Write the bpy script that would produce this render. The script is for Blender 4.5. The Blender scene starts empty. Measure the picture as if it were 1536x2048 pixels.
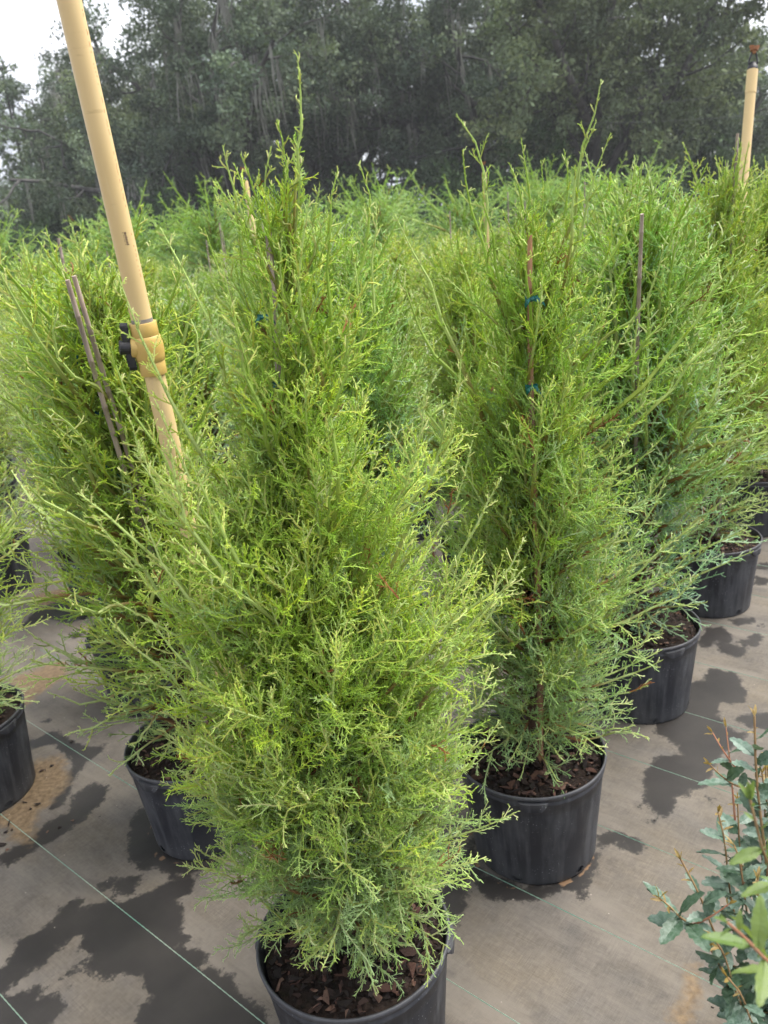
import bpy, bmesh, math
import numpy as np
from mathutils import Matrix, Vector, Euler

R = math.radians
scene = bpy.context.scene
COL = scene.collection

# ------------------------------------------------------------------ camera
F_PX, PITCH, ROLL, EYE = 1588.87, 0.33890, -0.109224, 1.54      # lens and pose of the hand-held phone
cs, sn = math.cos(ROLL), math.sin(ROLL)
u_ax = np.array([0, math.sin(PITCH), math.cos(PITCH)])
f_ax = np.array([0, math.cos(PITCH), -math.sin(PITCH)])
x_ax = np.array([1.0, 0, 0])
right_v, up_v = cs * x_ax + sn * u_ax, -sn * x_ax + cs * u_ax
cam_d = bpy.data.cameras.new('camera')
cam = bpy.data.objects.new('camera', cam_d)
COL.objects.link(cam)
M4 = Matrix.Identity(4)
for i in range(3):
    M4[i][0], M4[i][1], M4[i][2] = right_v[i], up_v[i], -f_ax[i]
M4[2][3] = EYE
cam.matrix_world = M4
cam_d.sensor_fit = 'VERTICAL'
cam_d.sensor_height = 36.0
cam_d.sensor_width = 27.0
cam_d.lens = F_PX / 2048 * 36.0
cam_d.clip_start = 0.02
cam_d.clip_end = 2000
cam_d.dof.use_dof = True
cam_d.dof.focus_distance = 1.35
cam_d.dof.aperture_fstop = 7.2
scene.camera = cam


def at(px, py, depth):
    """world point seen at a photo pixel, at a distance along the optical axis"""
    X, U = (px - 768) / F_PX, -(py - 1024) / F_PX
    return np.array([0, 0, EYE]) + depth * (X * right_v + U * up_v + f_ax)


def on_ground(px, py, z=0.0):
    d = at(px, py, 1.0) - np.array([0, 0, EYE])
    return np.array([0, 0, EYE]) + d * (z - EYE) / d[2]


def at_y(px, py, Y):
    d = at(px, py, 1.0) - np.array([0, 0, EYE])
    return np.array([0, 0, EYE]) + d * Y / d[1]


# ------------------------------------------------------------------ sky, sun, exposure
SUN_EL, SUN_AZ = R(60), R(78)          # azimuth clockwise from +Y
world = bpy.data.worlds.new('World')
scene.world = world
world.use_nodes = True
nt = world.node_tree
for n in list(nt.nodes):
    nt.nodes.remove(n)
w_out = nt.nodes.new('ShaderNodeOutputWorld')
w_bg = nt.nodes.new('ShaderNodeBackground')
w_sky = nt.nodes.new('ShaderNodeTexSky')
w_sky.sky_type = 'NISHITA'
w_sky.sun_disc = False
w_sky.sun_elevation = SUN_EL
w_sky.sun_rotation = SUN_AZ
w_sky.dust_density = 3.0
w_tc = nt.nodes.new('ShaderNodeTexCoord')
w_map = nt.nodes.new('ShaderNodeMapping')
w_map.inputs['Scale'].default_value = (1.6, 1.6, 4.5)
w_no = nt.nodes.new('ShaderNodeTexNoise')
w_no.inputs['Scale'].default_value = 2.3
w_no.inputs['Detail'].default_value = 5
w_ramp = nt.nodes.new('ShaderNodeValToRGB')
w_ramp.color_ramp.elements[0].position = 0.32
w_ramp.color_ramp.elements[0].color = (4.7, 5.15, 6.2, 1)
w_ramp.color_ramp.elements[1].position = 0.68
w_ramp.color_ramp.elements[1].color = (10.4, 10.5, 11.0, 1)
w_mix = nt.nodes.new('ShaderNodeMix')
w_mix.data_type = 'RGBA'
w_mix.inputs['Factor'].default_value = 0.9
L = nt.links.new
L(w_tc.outputs['Generated'], w_map.inputs['Vector'])
L(w_map.outputs['Vector'], w_no.inputs['Vector'])
L(w_no.outputs['Fac'], w_ramp.inputs['Fac'])
L(w_sky.outputs['Color'], w_mix.inputs['A'])
L(w_ramp.outputs['Color'], w_mix.inputs['B'])
L(w_mix.outputs['Result'], w_bg.inputs['Color'])
w_bg.inputs['Strength'].default_value = 0.066
L(w_bg.outputs['Background'], w_out.inputs['Surface'])

sun_d = bpy.data.lights.new('sun', 'SUN')
sun_d.energy = 3.0
sun_d.angle = R(42)
sun_d.color = (1.0, 0.96, 0.9)
sun = bpy.data.objects.new('sun', sun_d)
COL.objects.link(sun)
sd = Vector((math.sin(SUN_AZ) * math.cos(SUN_EL), math.cos(SUN_AZ) * math.cos(SUN_EL), math.sin(SUN_EL)))
sun.rotation_euler = sd.to_track_quat('Z', 'Y').to_euler()
sun.location = (0, 0, 20)

vs = scene.view_settings
vs.view_transform = 'Standard'
vs.look = 'None'
vs.exposure = 1.5
vs.gamma = 1.0
vs.use_curve_mapping = False
cy = scene.cycles
cy.use_denoising = True
cy.max_bounces = 5
cy.diffuse_bounces = 3
cy.transmission_bounces = 3
cy.adaptive_threshold = 0.02
cy.transparent_max_bounces = 6
cy.caustics_reflective = False
cy.caustics_refractive = False


# ------------------------------------------------------------------ material helpers
class Nodes:
    def __init__(self, name):
        self.m = bpy.data.materials.new(name)
        self.m.use_nodes = True
        self.t = self.m.node_tree
        self.b = self.t.nodes['Principled BSDF']
        self.out = self.t.nodes['Material Output']

    def n(self, typ, **kw):
        nd = self.t.nodes.new('ShaderNode' + typ)
        for k, v in kw.items():
            if k in nd.inputs:
                nd.inputs[k].default_value = v
            else:
                setattr(nd, k, v)
        return nd

    def l(self, a, b):
        self.t.links.new(a, b)

    def coord(self, kind='Object', scale=(1, 1, 1), rot=(0, 0, 0)):
        tc = self.n('TexCoord')
        mp = self.n('Mapping')
        mp.inputs['Scale'].default_value = scale
        mp.inputs['Rotation'].default_value = rot
        self.l(tc.outputs[kind], mp.inputs['Vector'])
        return mp.outputs['Vector']

    def noise(self, vec, scale, detail=4, rough=0.55):
        nd = self.n('TexNoise', Scale=scale, Detail=detail, Roughness=rough)
        if vec is not None:
            self.l(vec, nd.inputs['Vector'])
        return nd.outputs['Fac']

    def ramp(self, fac, stops):
        nd = self.n('ValToRGB')
        cr = nd.color_ramp
        while len(cr.elements) < len(stops):
            cr.elements.new(0.5)
        for e, (p, c) in zip(cr.elements, stops):
            e.position = p
            e.color = (c[0], c[1], c[2], 1) if hasattr(c, '__len__') else (c, c, c, 1)
        self.l(fac, nd.inputs['Fac'])
        return nd.outputs['Color']

    def mix(self, fac, a, b, blend='MIX'):
        nd = self.n('Mix', data_type='RGBA', blend_type=blend)
        for s, v in (('Factor', fac), ('A', a), ('B', b)):
            if isinstance(v, bpy.types.NodeSocket):
                self.l(v, nd.inputs[s])
            elif hasattr(v, '__len__'):
                nd.inputs[s].default_value = (v[0], v[1], v[2], 1)
            else:
                nd.inputs[s].default_value = v
        return nd.outputs['Result']

    def math(self, op, a, b=None, c=None):
        nd = self.n('Math', operation=op)
        for i, v in enumerate((a, b, c)):
            if v is None:
                continue
            if isinstance(v, bpy.types.NodeSocket):
                self.l(v, nd.inputs[i])
            else:
                nd.inputs[i].default_value = v
        return nd.outputs[0]

    def bump(self, h, strength=0.3, dist=0.002):
        nd = self.n('Bump', Strength=strength, Distance=dist)
        self.l(h, nd.inputs['Height'])
        self.l(nd.outputs['Normal'], self.b.inputs['Normal'])

    def set(self, **kw):
        for k, v in kw.items():
            k = k.replace('_', ' ')
            s = self.b.inputs[k]
            if isinstance(v, bpy.types.NodeSocket):
                self.l(v, s)
            elif hasattr(v, '__len__'):
                s.default_value = (v[0], v[1], v[2], 1)
            else:
                s.default_value = v
        return self.m


def foliage_mat(name, rough=0.55, trans=0.28, tint=(1.15, 1.1, 0.55), spec=0.3):
    N = Nodes(name)
    a = N.n('Attribute')
    a.attribute_name = 'Col'
    N.set(Base_Color=a.outputs['Color'], Roughness=rough, Specular_IOR_Level=spec)
    tr = N.n('BsdfTranslucent')
    N.l(N.mix(1.0, a.outputs['Color'], tint, 'MULTIPLY'), tr.inputs['Color'])
    mx = N.n('MixShader')
    mx.inputs[0].default_value = trans
    N.l(N.b.outputs[0], mx.inputs[1])
    N.l(tr.outputs[0], mx.inputs[2])
    N.l(mx.outputs[0], N.out.inputs['Surface'])
    return N.m


def noisy_mat(name, c0, c1, scale=8.0, rough=0.7, spec=0.3, stretch=(1, 1, 1), bump=0.0, kind='Object', dist=0.002):
    N = Nodes(name)
    v = N.coord(kind, stretch)
    f = N.noise(v, scale, 5)
    col = N.ramp(f, [(0.3, c0), (0.7, c1)])
    N.set(Base_Color=col, Roughness=rough, Specular_IOR_Level=spec)
    if bump:
        N.bump(f, bump, dist)
    return N.m


# ------------------------------------------------------------------ mesh helpers
def raw_mesh(name, verts, faces, mat=None, col=None, smooth=False):
    """faces: one array (n,k) or a list of such arrays"""
    if not isinstance(faces, (list, tuple)):
        faces = [faces]
    faces = [np.asarray(f, dtype=np.int32) for f in faces if len(f)]
    verts = np.asarray(verts, dtype=np.float32)
    me = bpy.data.meshes.new(name)
    me.vertices.add(len(verts))
    me.vertices.foreach_set('co', verts.ravel())
    nl = sum(f.size for f in faces)
    npoly = sum(len(f) for f in faces)
    me.loops.add(nl)
    me.polygons.add(npoly)
    me.loops.foreach_set('vertex_index', np.concatenate([f.ravel() for f in faces]))
    sizes = np.concatenate([np.full(len(f), f.shape[1], np.int32) for f in faces])
    starts = np.concatenate([[0], np.cumsum(sizes)[:-1]]).astype(np.int32)
    me.polygons.foreach_set('loop_start', starts)
    if smooth:
        me.polygons.foreach_set('use_smooth', np.ones(npoly, dtype=bool))
    else:
        me.polygons.foreach_set('use_smooth', np.zeros(npoly, dtype=bool))
    me.update(calc_edges=True)
    if col is not None:
        at_ = me.attributes.new('Col', 'FLOAT_COLOR', 'POINT')
        c4 = np.ones((len(verts), 4), np.float32)
        c4[:, :3] = col
        at_.data.foreach_set('color', c4.ravel())
    if mat is not None:
        me.materials.append(mat)
    return me


def obj(name, me, parent=None, loc=None, rot=None, scale=None):
    o = bpy.data.objects.new(name, me)
    COL.objects.link(o)
    if parent is not None:
        o.parent = parent
    if loc is not None:
        o.location = loc
    if rot is not None:
        o.rotation_euler = rot
    if scale is not None:
        o.scale = scale if hasattr(scale, '__len__') else (scale,) * 3
    return o


def tag(o, label, cat, group=None):
    o['label'] = label
    o['category'] = cat
    if group:
        o['group'] = group
    return o


def struct(o):
    o['kind'] = 'structure'
    return o


def norm(v):
    return v / np.maximum(np.linalg.norm(v, axis=-1, keepdims=True), 1e-9)


def tubes(P, Rr, S=3, C=None, cap=False):
    """P (N,K,3) centre lines, Rr (N,K) radii -> verts, quads, colours"""
    N, K, _ = P.shape
    T = norm(np.gradient(P, axis=1))
    mt = norm(P[:, -1] - P[:, 0])
    ref = np.where(np.abs(mt[:, 2:3]) > 0.8, np.array([[1.0, 0.2, 0]]), np.array([[0.1, 0, 1.0]]))
    A = norm(np.cross(T, np.repeat(ref[:, None], K, 1)))
    B = np.cross(T, A)
    ang = np.arange(S) * 2 * math.pi / S
    V = P[:, :, None] + Rr[:, :, None, None] * (A[:, :, None] * np.cos(ang)[None, None, :, None] + B[:, :, None] * np.sin(ang)[None, None, :, None])
    idx = np.arange(N * K * S).reshape(N, K, S)
    a, b = idx[:, :-1], idx[:, 1:]
    Q = np.stack([a, np.roll(a, -1, 2), np.roll(b, -1, 2), b], -1).reshape(-1, 4)
    cc = None if C is None else np.repeat(C[:, :, None], S, 2).reshape(-1, 3)
    return V.reshape(-1, 3), Q, cc


def cones(P, Rr, C):
    """P (N,2,3) base and tip, Rr (N,) base radius: three-sided spikes"""
    N = len(P)
    T = norm(P[:, 1] - P[:, 0])
    ref = np.where(np.abs(T[:, 2:3]) > 0.8, np.array([[1.0, 0.2, 0]]), np.array([[0.1, 0, 1.0]]))
    A = norm(np.cross(T, ref))
    B = np.cross(T, A)
    V = np.empty((N, 4, 3))
    for k in range(3):
        a = k * 2.0944
        V[:, k] = P[:, 0] + Rr[:, None] * (A * math.cos(a) + B * math.sin(a))
    V[:, 3] = P[:, 1]
    i = np.arange(N)[:, None] * 4
    Q = np.concatenate([i + [0, 1, 3], i + [1, 2, 3], i + [2, 0, 3]])
    return V.reshape(-1, 3), Q, np.stack([C[:, 0]] * 3 + [C[:, 1]], 1).reshape(-1, 3)


class Bag:
    """collects vertex/face/colour arrays into one mesh"""
    def __init__(self):
        self.v, self.f, self.c, self.n = [], {}, [], 0

    def add(self, v, f, c=None):
        f = np.asarray(f)
        self.v.append(np.asarray(v, float))
        self.f.setdefault(f.shape[1], []).append(f + self.n)
        if c is not None:
            c = np.asarray(c, float)
            if c.ndim == 1:
                c = np.repeat(c[None], len(v), 0)
            self.c.append(c)
        self.n += len(v)
        return self

    def tube(self, P, Rr, S=3, C=None):
        P = np.asarray(P, float)
        if P.ndim == 2:
            P = P[None]
        Rr = np.broadcast_to(np.asarray(Rr, float), P.shape[:2])
        v, q, c = tubes(P, Rr, S, C)
        return self.add(v, q, c)

    def capped(self, P, Rr, S=12):
        """one solid tube with closed ends"""
        P = np.asarray(P, float)
        Rr = np.broadcast_to(np.asarray(Rr, float), (len(P),))
        n0 = self.n
        v, q, _ = tubes(P[None], Rr[None], S)
        self.add(v, q)
        self.add(v[:S].copy(), np.array([list(range(S))[::-1]]))      # caps keep their own corners, so the wall shades straight
        self.add(v[-S:].copy(), np.array([list(range(S))]))
        return self

    def box(self, c, h, M=None):
        s = np.array([[x, y, z] for x in (-1, 1) for y in (-1, 1) for z in (-1, 1)], float) * np.asarray(h)
        if M is not None:
            s = s @ np.asarray(M).T
        f = [[0, 1, 3, 2], [4, 6, 7, 5], [0, 4, 5, 1], [2, 3, 7, 6], [0, 2, 6, 4], [1, 5, 7, 3]]
        return self.add(s + np.asarray(c), f)

    def mesh(self, name, mat=None, smooth=False):
        return raw_mesh(name, np.concatenate(self.v), [np.concatenate(x) for x in self.f.values()], mat,
                        np.concatenate(self.c) if self.c else None, smooth)


def grow(o, d, Ln, K, bend, wob, rng, target=(0, 0, 1)):
    """N curves from o along d, length Ln, bending towards target"""
    N = len(o)
    P = np.zeros((N, K, 3))
    P[:, 0] = o
    d = norm(d)
    st = (Ln / (K - 1))[:, None]
    tg = np.asarray(target, float)
    bd = np.broadcast_to(np.asarray(bend, float), (N,))[:, None]
    for k in range(1, K):
        d = norm(d + bd * tg / (K - 1) + rng.normal(0, 1, (N, 3)) * wob / math.sqrt(K - 1))
        P[:, k] = P[:, k - 1] + d * st
    return P


def sample(P, idx, s):
    K = P.shape[1]
    x = np.clip(s, 0, 0.9999) * (K - 1)
    k = x.astype(int)
    f = (x - k)[:, None]
    a, b = P[idx, k], P[idx, k + 1]
    return a * (1 - f) + b * f, norm(b - a)


def spread(Ln, spacing, s0, s1, rng):
    """children along parents: parent index, position 0..1, running number"""
    n = np.maximum(1, np.round(Ln * (s1 - s0) / spacing)).astype(int)
    idx = np.repeat(np.arange(len(Ln)), n)
    run = np.arange(len(idx)) - np.repeat(np.cumsum(n) - n, n)
    s = s0 + (s1 - s0) * (run + rng.uniform(0.1, 0.9, len(idx))) / n[idx]
    return idx, s, run


def side_dir(t, ang, phi):
    ref = np.where(np.abs(t[:, 2:3]) > 0.9, np.array([[1.0, 0, 0]]), np.array([[0, 0, 1.0]]))
    a = norm(np.cross(t, ref))
    b = np.cross(t, a)
    p = a * np.cos(phi)[:, None] + b * np.sin(phi)[:, None]
    return norm(t * np.cos(ang)[:, None] + p * np.sin(ang)[:, None])


def lerp(a, b, t):
    return a + (b - a) * t


# ------------------------------------------------------------------ materials
M_FOL = foliage_mat('cedar_foliage', 0.6, 0.45, (1.2, 1.22, 0.55))
M_OAK = foliage_mat('oak_foliage', 0.65, 0.22, (1.05, 1.1, 0.6), 0.2)
M_BARK = noisy_mat('cedar_bark', (0.06, 0.036, 0.025), (0.22, 0.14, 0.1), 30, 0.85, 0.2, (1, 1, 0.12), 0.6, dist=0.003)
M_OAKBARK = noisy_mat('oak_bark', (0.035, 0.034, 0.033), (0.115, 0.11, 0.105), 5, 0.9, 0.2, (1, 1, 0.3), 0.5, dist=0.02)
M_MOSS = noisy_mat('spanish_moss', (0.16, 0.165, 0.145), (0.28, 0.28, 0.245), 3, 0.95, 0.1)
M_TIE = noisy_mat('tie_tape', (0.003, 0.07, 0.06), (0.006, 0.14, 0.12), 60, 0.35, 0.5)
M_BLACK = noisy_mat('black_plastic', (0.012, 0.012, 0.014), (0.03, 0.03, 0.034), 40, 0.5, 0.4)


def bamboo_mat(name, a, b):
    N = Nodes(name)
    v = N.coord('Object', (60, 60, 3))
    f = N.noise(v, 2.0, 5)
    v2 = N.coord('Object', (3, 3, 3))
    g = N.noise(v2, 2.5, 3)
    col = N.mix(N.ramp(g, [(0.4, 0.0), (0.65, 1.0)]), N.ramp(f, [(0.3, a), (0.7, b)]), [x * 0.62 + 0.05 for x in a])
    N.set(Base_Color=col, Roughness=0.6, Specular_IOR_Level=0.3)
    N.bump(f, 0.2, 0.001)
    return N.m


M_BAMBOO = bamboo_mat('weathered_bamboo', (0.27, 0.20, 0.155), (0.43, 0.35, 0.29))
M_BAMBOO2 = bamboo_mat('tan_bamboo', (0.30, 0.14, 0.06), (0.46, 0.25, 0.12))


def pot_material():
    N = Nodes('black_pot_plastic')
    v = N.coord('Object')
    tc = N.n('TexCoord')
    sep = N.n('SeparateXYZ')
    N.l(tc.outputs['Object'], sep.inputs[0])
    base = N.ramp(N.noise(v, 6, 4), [(0.3, (0.012, 0.0135, 0.019)), (0.7, (0.021, 0.023, 0.031))])
    vs_ = N.coord('Object', (16, 16, 1.6))
    streak = N.ramp(N.math('ADD', N.math('MULTIPLY', N.noise(vs_, 2.5, 5), 0.7), N.math('MULTIPLY', N.noise(v, 5, 5, 0.7), 0.3)), [(0.46, 0.0), (0.68, 0.75)])
    c = N.mix(streak, base, (0.10, 0.105, 0.115))
    low = N.ramp(sep.outputs['Z'], [(0.0, 0.55), (0.11, 0.0)])
    c = N.mix(N.math('MULTIPLY', low, N.noise(v, 9, 3)), c, (0.08, 0.08, 0.078))
    sp = N.n('TexVoronoi', Scale=130.0)
    N.l(v, sp.inputs['Vector'])
    dots = N.ramp(sp.outputs['Distance'], [(0.10, 1.0), (0.17, 0.0)])
    gate = N.ramp(N.noise(v, 14, 3), [(0.48, 0.0), (0.62, 1.0)])
    c = N.mix(N.math('MULTIPLY', N.math('MULTIPLY', dots, gate), 0.9), c, (0.28, 0.29, 0.31))
    rim = N.ramp(sep.outputs['Z'], [(0.255, 0.0), (0.275, 1.0)])
    c = N.mix(N.math('MULTIPLY', rim, 0.55), c, (0.075, 0.075, 0.08))
    N.set(Base_Color=c, Roughness=N.ramp(N.noise(v, 12, 4), [(0.3, 0.42), (0.7, 0.62)]), Specular_IOR_Level=0.45)
    N.bump(N.noise(v, 60, 4), 0.12, 0.002)
    return N.m


M_POT = pot_material()
M_SOIL = noisy_mat('dark_potting_bark', (0.007, 0.005, 0.004), (0.035, 0.022, 0.016), 70, 0.9, 0.25, (1, 1, 1), 1.0, dist=0.01)
CHIP_COLS = [((0.012, 0.009, 0.008), (0.035, 0.025, 0.02)), ((0.01, 0.008, 0.007), (0.03, 0.02, 0.017)),
             ((0.03, 0.017, 0.013), (0.075, 0.042, 0.032)), ((0.02, 0.013, 0.01), (0.05, 0.03, 0.023)),
             ((0.055, 0.028, 0.02), (0.14, 0.07, 0.05)), ((0.09, 0.05, 0.035), (0.2, 0.12, 0.085))]
CHIP_MATS = [noisy_mat('bark_chip_%s' % n, a, b, 90, 0.75, 0.3, (1, 1, 1), 0.8, dist=0.004)
             for n, (a, b) in zip(('black', 'char', 'brown', 'umber', 'russet', 'tan'), CHIP_COLS)]
M_STONE = noisy_mat('pale_stone', (0.35, 0.24, 0.2), (0.6, 0.48, 0.42), 60, 0.7)


# ------------------------------------------------------------------ ground cloth
def poly_px(scale, ox, oy, pts):
    return np.array([on_ground(ox + x / scale, oy + y / scale)[:2] for x, y in pts])


Z7, Z4, Z3, Z5, Z8 = (2, 0, 1500), (3.072, 0, 1150), (4.0958, 1180, 1000), (3.064, 1240, 1380), (2, 768, 1500)
WET_SHADE = [
    (Z7, [(0, 880), (30, 850), (70, 770), (200, 690), (270, 600), (330, 590), (320, 630), (400, 610), (440, 580), (470, 610), (620, 560), (700, 510), (780, 520), (770, 570), (700, 600), (740, 640), (720, 700), (760, 760), (710, 780), (800, 800), (830, 830), (800, 880), (880, 865), (890, 900), (940, 890), (950, 960), (1000, 1000), (1060, 1030), (1080, 1096), (1000, 1200), (500, 1200), (540, 1096), (560, 1020), (600, 990), (580, 940), (560, 890), (440, 915), (350, 890), (345, 850), (370, 815), (310, 795), (330, 740), (250, 770), (180, 850), (130, 880), (60, 930), (20, 990), (-60, 1010), (-60, 900)]),
    (Z7, [(520, 290), (560, 230), (610, 240), (640, 330), (740, 430), (900, 440), (880, 470), (760, 500), (680, 510), (640, 480), (560, 470), (520, 440), (510, 380)]),
    (Z7, [(390, 540), (430, 505), (480, 520), (560, 500), (575, 520), (540, 560), (490, 585), (480, 560), (400, 560)]),
    (Z7, [(40, 1000), (110, 950), (170, 950), (160, 990), (260, 960), (250, 1030), (200, 1120), (-60, 1120), (-60, 1010)]),
    (Z7, [(240, 910), (300, 860), (325, 855), (310, 885), (250, 912)]),
    (Z7, [(0, 420), (130, 350), (190, 290), (270, 250), (300, 180), (370, 130), (440, 150), (400, 220), (330, 280), (230, 350), (130, 410), (0, 475)]),
    (Z4, [(80, 1080), (190, 1020), (330, 950), (400, 1000), (560, 1060), (650, 1040), (620, 1090), (560, 1120), (470, 1230), (400, 1400), (300, 1450), (330, 1330), (440, 1200), (430, 1130), (330, 1040), (200, 1060), (90, 1100)]),
    (Z4, [(120, 330), (200, 240), (330, 160), (520, 150), (500, 200), (560, 260), (400, 300), (300, 260), (200, 300)]),
    (Z4, [(430, 360), (500, 350), (510, 375), (450, 390)]), (Z4, [(580, 455), (650, 440), (640, 480), (590, 490)]),
    (Z4, [(230, 910), (320, 875), (330, 890), (240, 920)]),
    (Z3, [(880, 1170), (960, 1050), (1090, 1040), (1160, 1110), (1170, 1180), (1060, 1160), (1010, 1160), (1000, 1210), (900, 1200)]),
    (Z3, [(1020, 1180), (1110, 1170), (1280, 1220), (1290, 1270), (1200, 1290), (1090, 1250)]),
    (Z3, [(1210, 1140), (1280, 1150), (1330, 1100), (1390, 1090), (1420, 1130), (1380, 1190), (1280, 1200), (1210, 1180)]),
    (Z3, [(700, 1500), (830, 1500), (930, 1470), (940, 1440), (930, 1400), (1000, 1370), (1080, 1400), (1220, 1420), (1220, 1470), (1290, 1560), (1270, 1650), (1210, 1680), (1060, 1650), (1050, 1790), (1110, 1810), (1100, 1840), (1180, 1900), (1260, 1900), (1300, 1880), (1250, 1980), (1120, 2060), (1000, 2060), (720, 2060), (690, 1970), (620, 1940), (610, 1900), (500, 1900), (540, 1860)]),
    (Z3, [(1180, 1790), (1250, 1760), (1460, 1740), (1560, 1760), (1560, 1880), (1458, 1880), (1300, 1850), (1200, 1820)]),
    (Z3, [(1130, 980), (1340, 960), (1350, 1010), (1200, 1030)]), (Z3, [(1380, 1000), (1420, 1000), (1415, 1040), (1380, 1035)]),
    (Z3, [(1370, 520), (1458, 510), (1500, 560), (1458, 580), (1360, 570)]), (Z3, [(1350, 620), (1470, 640), (1470, 690), (1340, 700)]),
    (Z5, [(190, 440), (240, 400), (300, 400), (380, 400), (400, 395), (350, 330), (280, 300), (250, 280), (180, 265), (420, 200), (560, 300), (620, 400), (560, 500), (540, 590), (520, 615), (480, 600), (430, 640), (330, 665), (330, 720), (300, 770), (250, 775), (200, 730), (150, 680), (150, 590), (135, 550), (160, 490)]),
    (Z5, [(550, 655), (580, 660), (580, 685), (552, 688)]), (Z5, [(128, 715), (150, 715), (150, 735), (130, 735)]), (Z5, [(165, 795), (192, 795), (192, 815), (168, 818)]),
    (Z8, [(850, 340), (900, 325), (1010, 350), (1050, 400), (1020, 420), (940, 395), (930, 375), (850, 380)]),
    (Z8, [(200, 570), (300, 440), (350, 350), (400, 500), (560, 550), (800, 480), (850, 370), (860, 470), (815, 530), (825, 580), (790, 600), (755, 565), (690, 560), (590, 605), (440, 595), (390, 580), (360, 520), (300, 500)]),
    (Z8, [(180, 590), (300, 480), (330, 600), (270, 740), (220, 700)]),  # not damp: soft shade left of the second pot, painted into the cloth
]
SILT = [
    (Z4, [(100, 1200), (330, 1100), (400, 1150), (430, 1260), (390, 1330), (220, 1470), (200, 1640), (110, 1640), (20, 1560), (-60, 1500), (110, 1400)]),
    (Z4, [(60, 640), (380, 520), (430, 600), (200, 760), (60, 900)]),
    (Z4, [(200, 130), (480, 60), (480, 140), (200, 200)]),
    (Z5, [(330, 2048), (420, 1760), (480, 1700), (490, 1760), (440, 2048)]),
]


def inside_dist(X, Y, poly):
    """signed distance, positive inside"""
    d = np.full(X.shape, 1e9)
    ins = np.zeros(X.shape, bool)
    n = len(poly)
    for i in range(n):
        ax, ay = poly[i]
        bx, by = poly[(i + 1) % n]
        ex, ey = bx - ax, by - ay
        t = np.clip(((X - ax) * ex + (Y - ay) * ey) / (ex * ex + ey * ey + 1e-12), 0, 1)
        d = np.minimum(d, np.hypot(X - ax - t * ex, Y - ay - t * ey))
        c = ((ay > Y) != (by > Y)) & (X < (bx - ax) * (Y - ay) / (by - ay + 1e-12) + ax)
        ins ^= c
    return np.where(ins, d, -d)


POT_R, POT_RB, POT_H = 0.1865, 0.1555, 0.285
POTS = {'hero': (-0.147, 1.176), 'second': (0.299, 1.669), 'third': (0.773, 2.253), 'fourth': (1.263, 2.865), 'left': (-0.591, 1.878)}

ROWD = np.array([0.664, 0.747])       # across the woven lines, along the rows of pots
LINED = np.array([-0.747, 0.664])


def axis_lines(lo, hi, fine, far):
    a = list(np.arange(lo, hi, fine))
    s = fine
    x = hi
    while x < far:
        a.append(x)
        s *= 1.5
        x += s
    a.append(far)
    s, x, b = fine, lo - fine, []
    while x > -far:
        b.append(x)
        s *= 1.5
        x -= s
    b.append(-far)
    return np.array(b[::-1] + a)


gx = axis_lines(-1.9, 2.3, 0.021, 400)
gy = axis_lines(0.55, 4.6, 0.021, 600)
GX, GY = np.meshgrid(gx, gy)
fine = (GX > -2) & (GX < 2.4) & (GY > 0.5) & (GY < 4.7)
fx, fy = GX[fine], GY[fine]
wet = np.full(fx.shape, -1.0)
for z, pts in WET_SHADE:
    p = poly_px(*z, pts)
    lo, hi = p.min(0) - 0.12, p.max(0) + 0.12
    k = (fx > lo[0]) & (fx < hi[0]) & (fy > lo[1]) & (fy < hi[1])
    wet[k] = np.maximum(wet[k], inside_dist(fx[k], fy[k], p))
silt = np.full(fx.shape, -1.0)
for z, pts in SILT:
    p = poly_px(*z, pts)
    lo, hi = p.min(0) - 0.12, p.max(0) + 0.12
    k = (fx > lo[0]) & (fx < hi[0]) & (fy > lo[1]) & (fy < hi[1])
    silt[k] = np.maximum(silt[k], inside_dist(fx[k], fy[k], p))
crust = np.full(fx.shape, -1.0)
for k in ('second', 'left'):
    c = POTS[k]
    d = np.hypot(fx - c[0] + 0.012, fy - c[1] + 0.006)
    crust = np.maximum(crust, 0.004 - np.abs(d - POT_RB - 0.004))
gv = np.stack([GX.ravel(), GY.ravel(), np.zeros(GX.size)], 1)
nx, ny = len(gx), len(gy)
gi = np.arange(nx * ny).reshape(ny, nx)
gq = np.stack([gi[:-1, :-1], gi[:-1, 1:], gi[1:, 1:], gi[1:, :-1]], -1).reshape(-1, 4)


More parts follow.
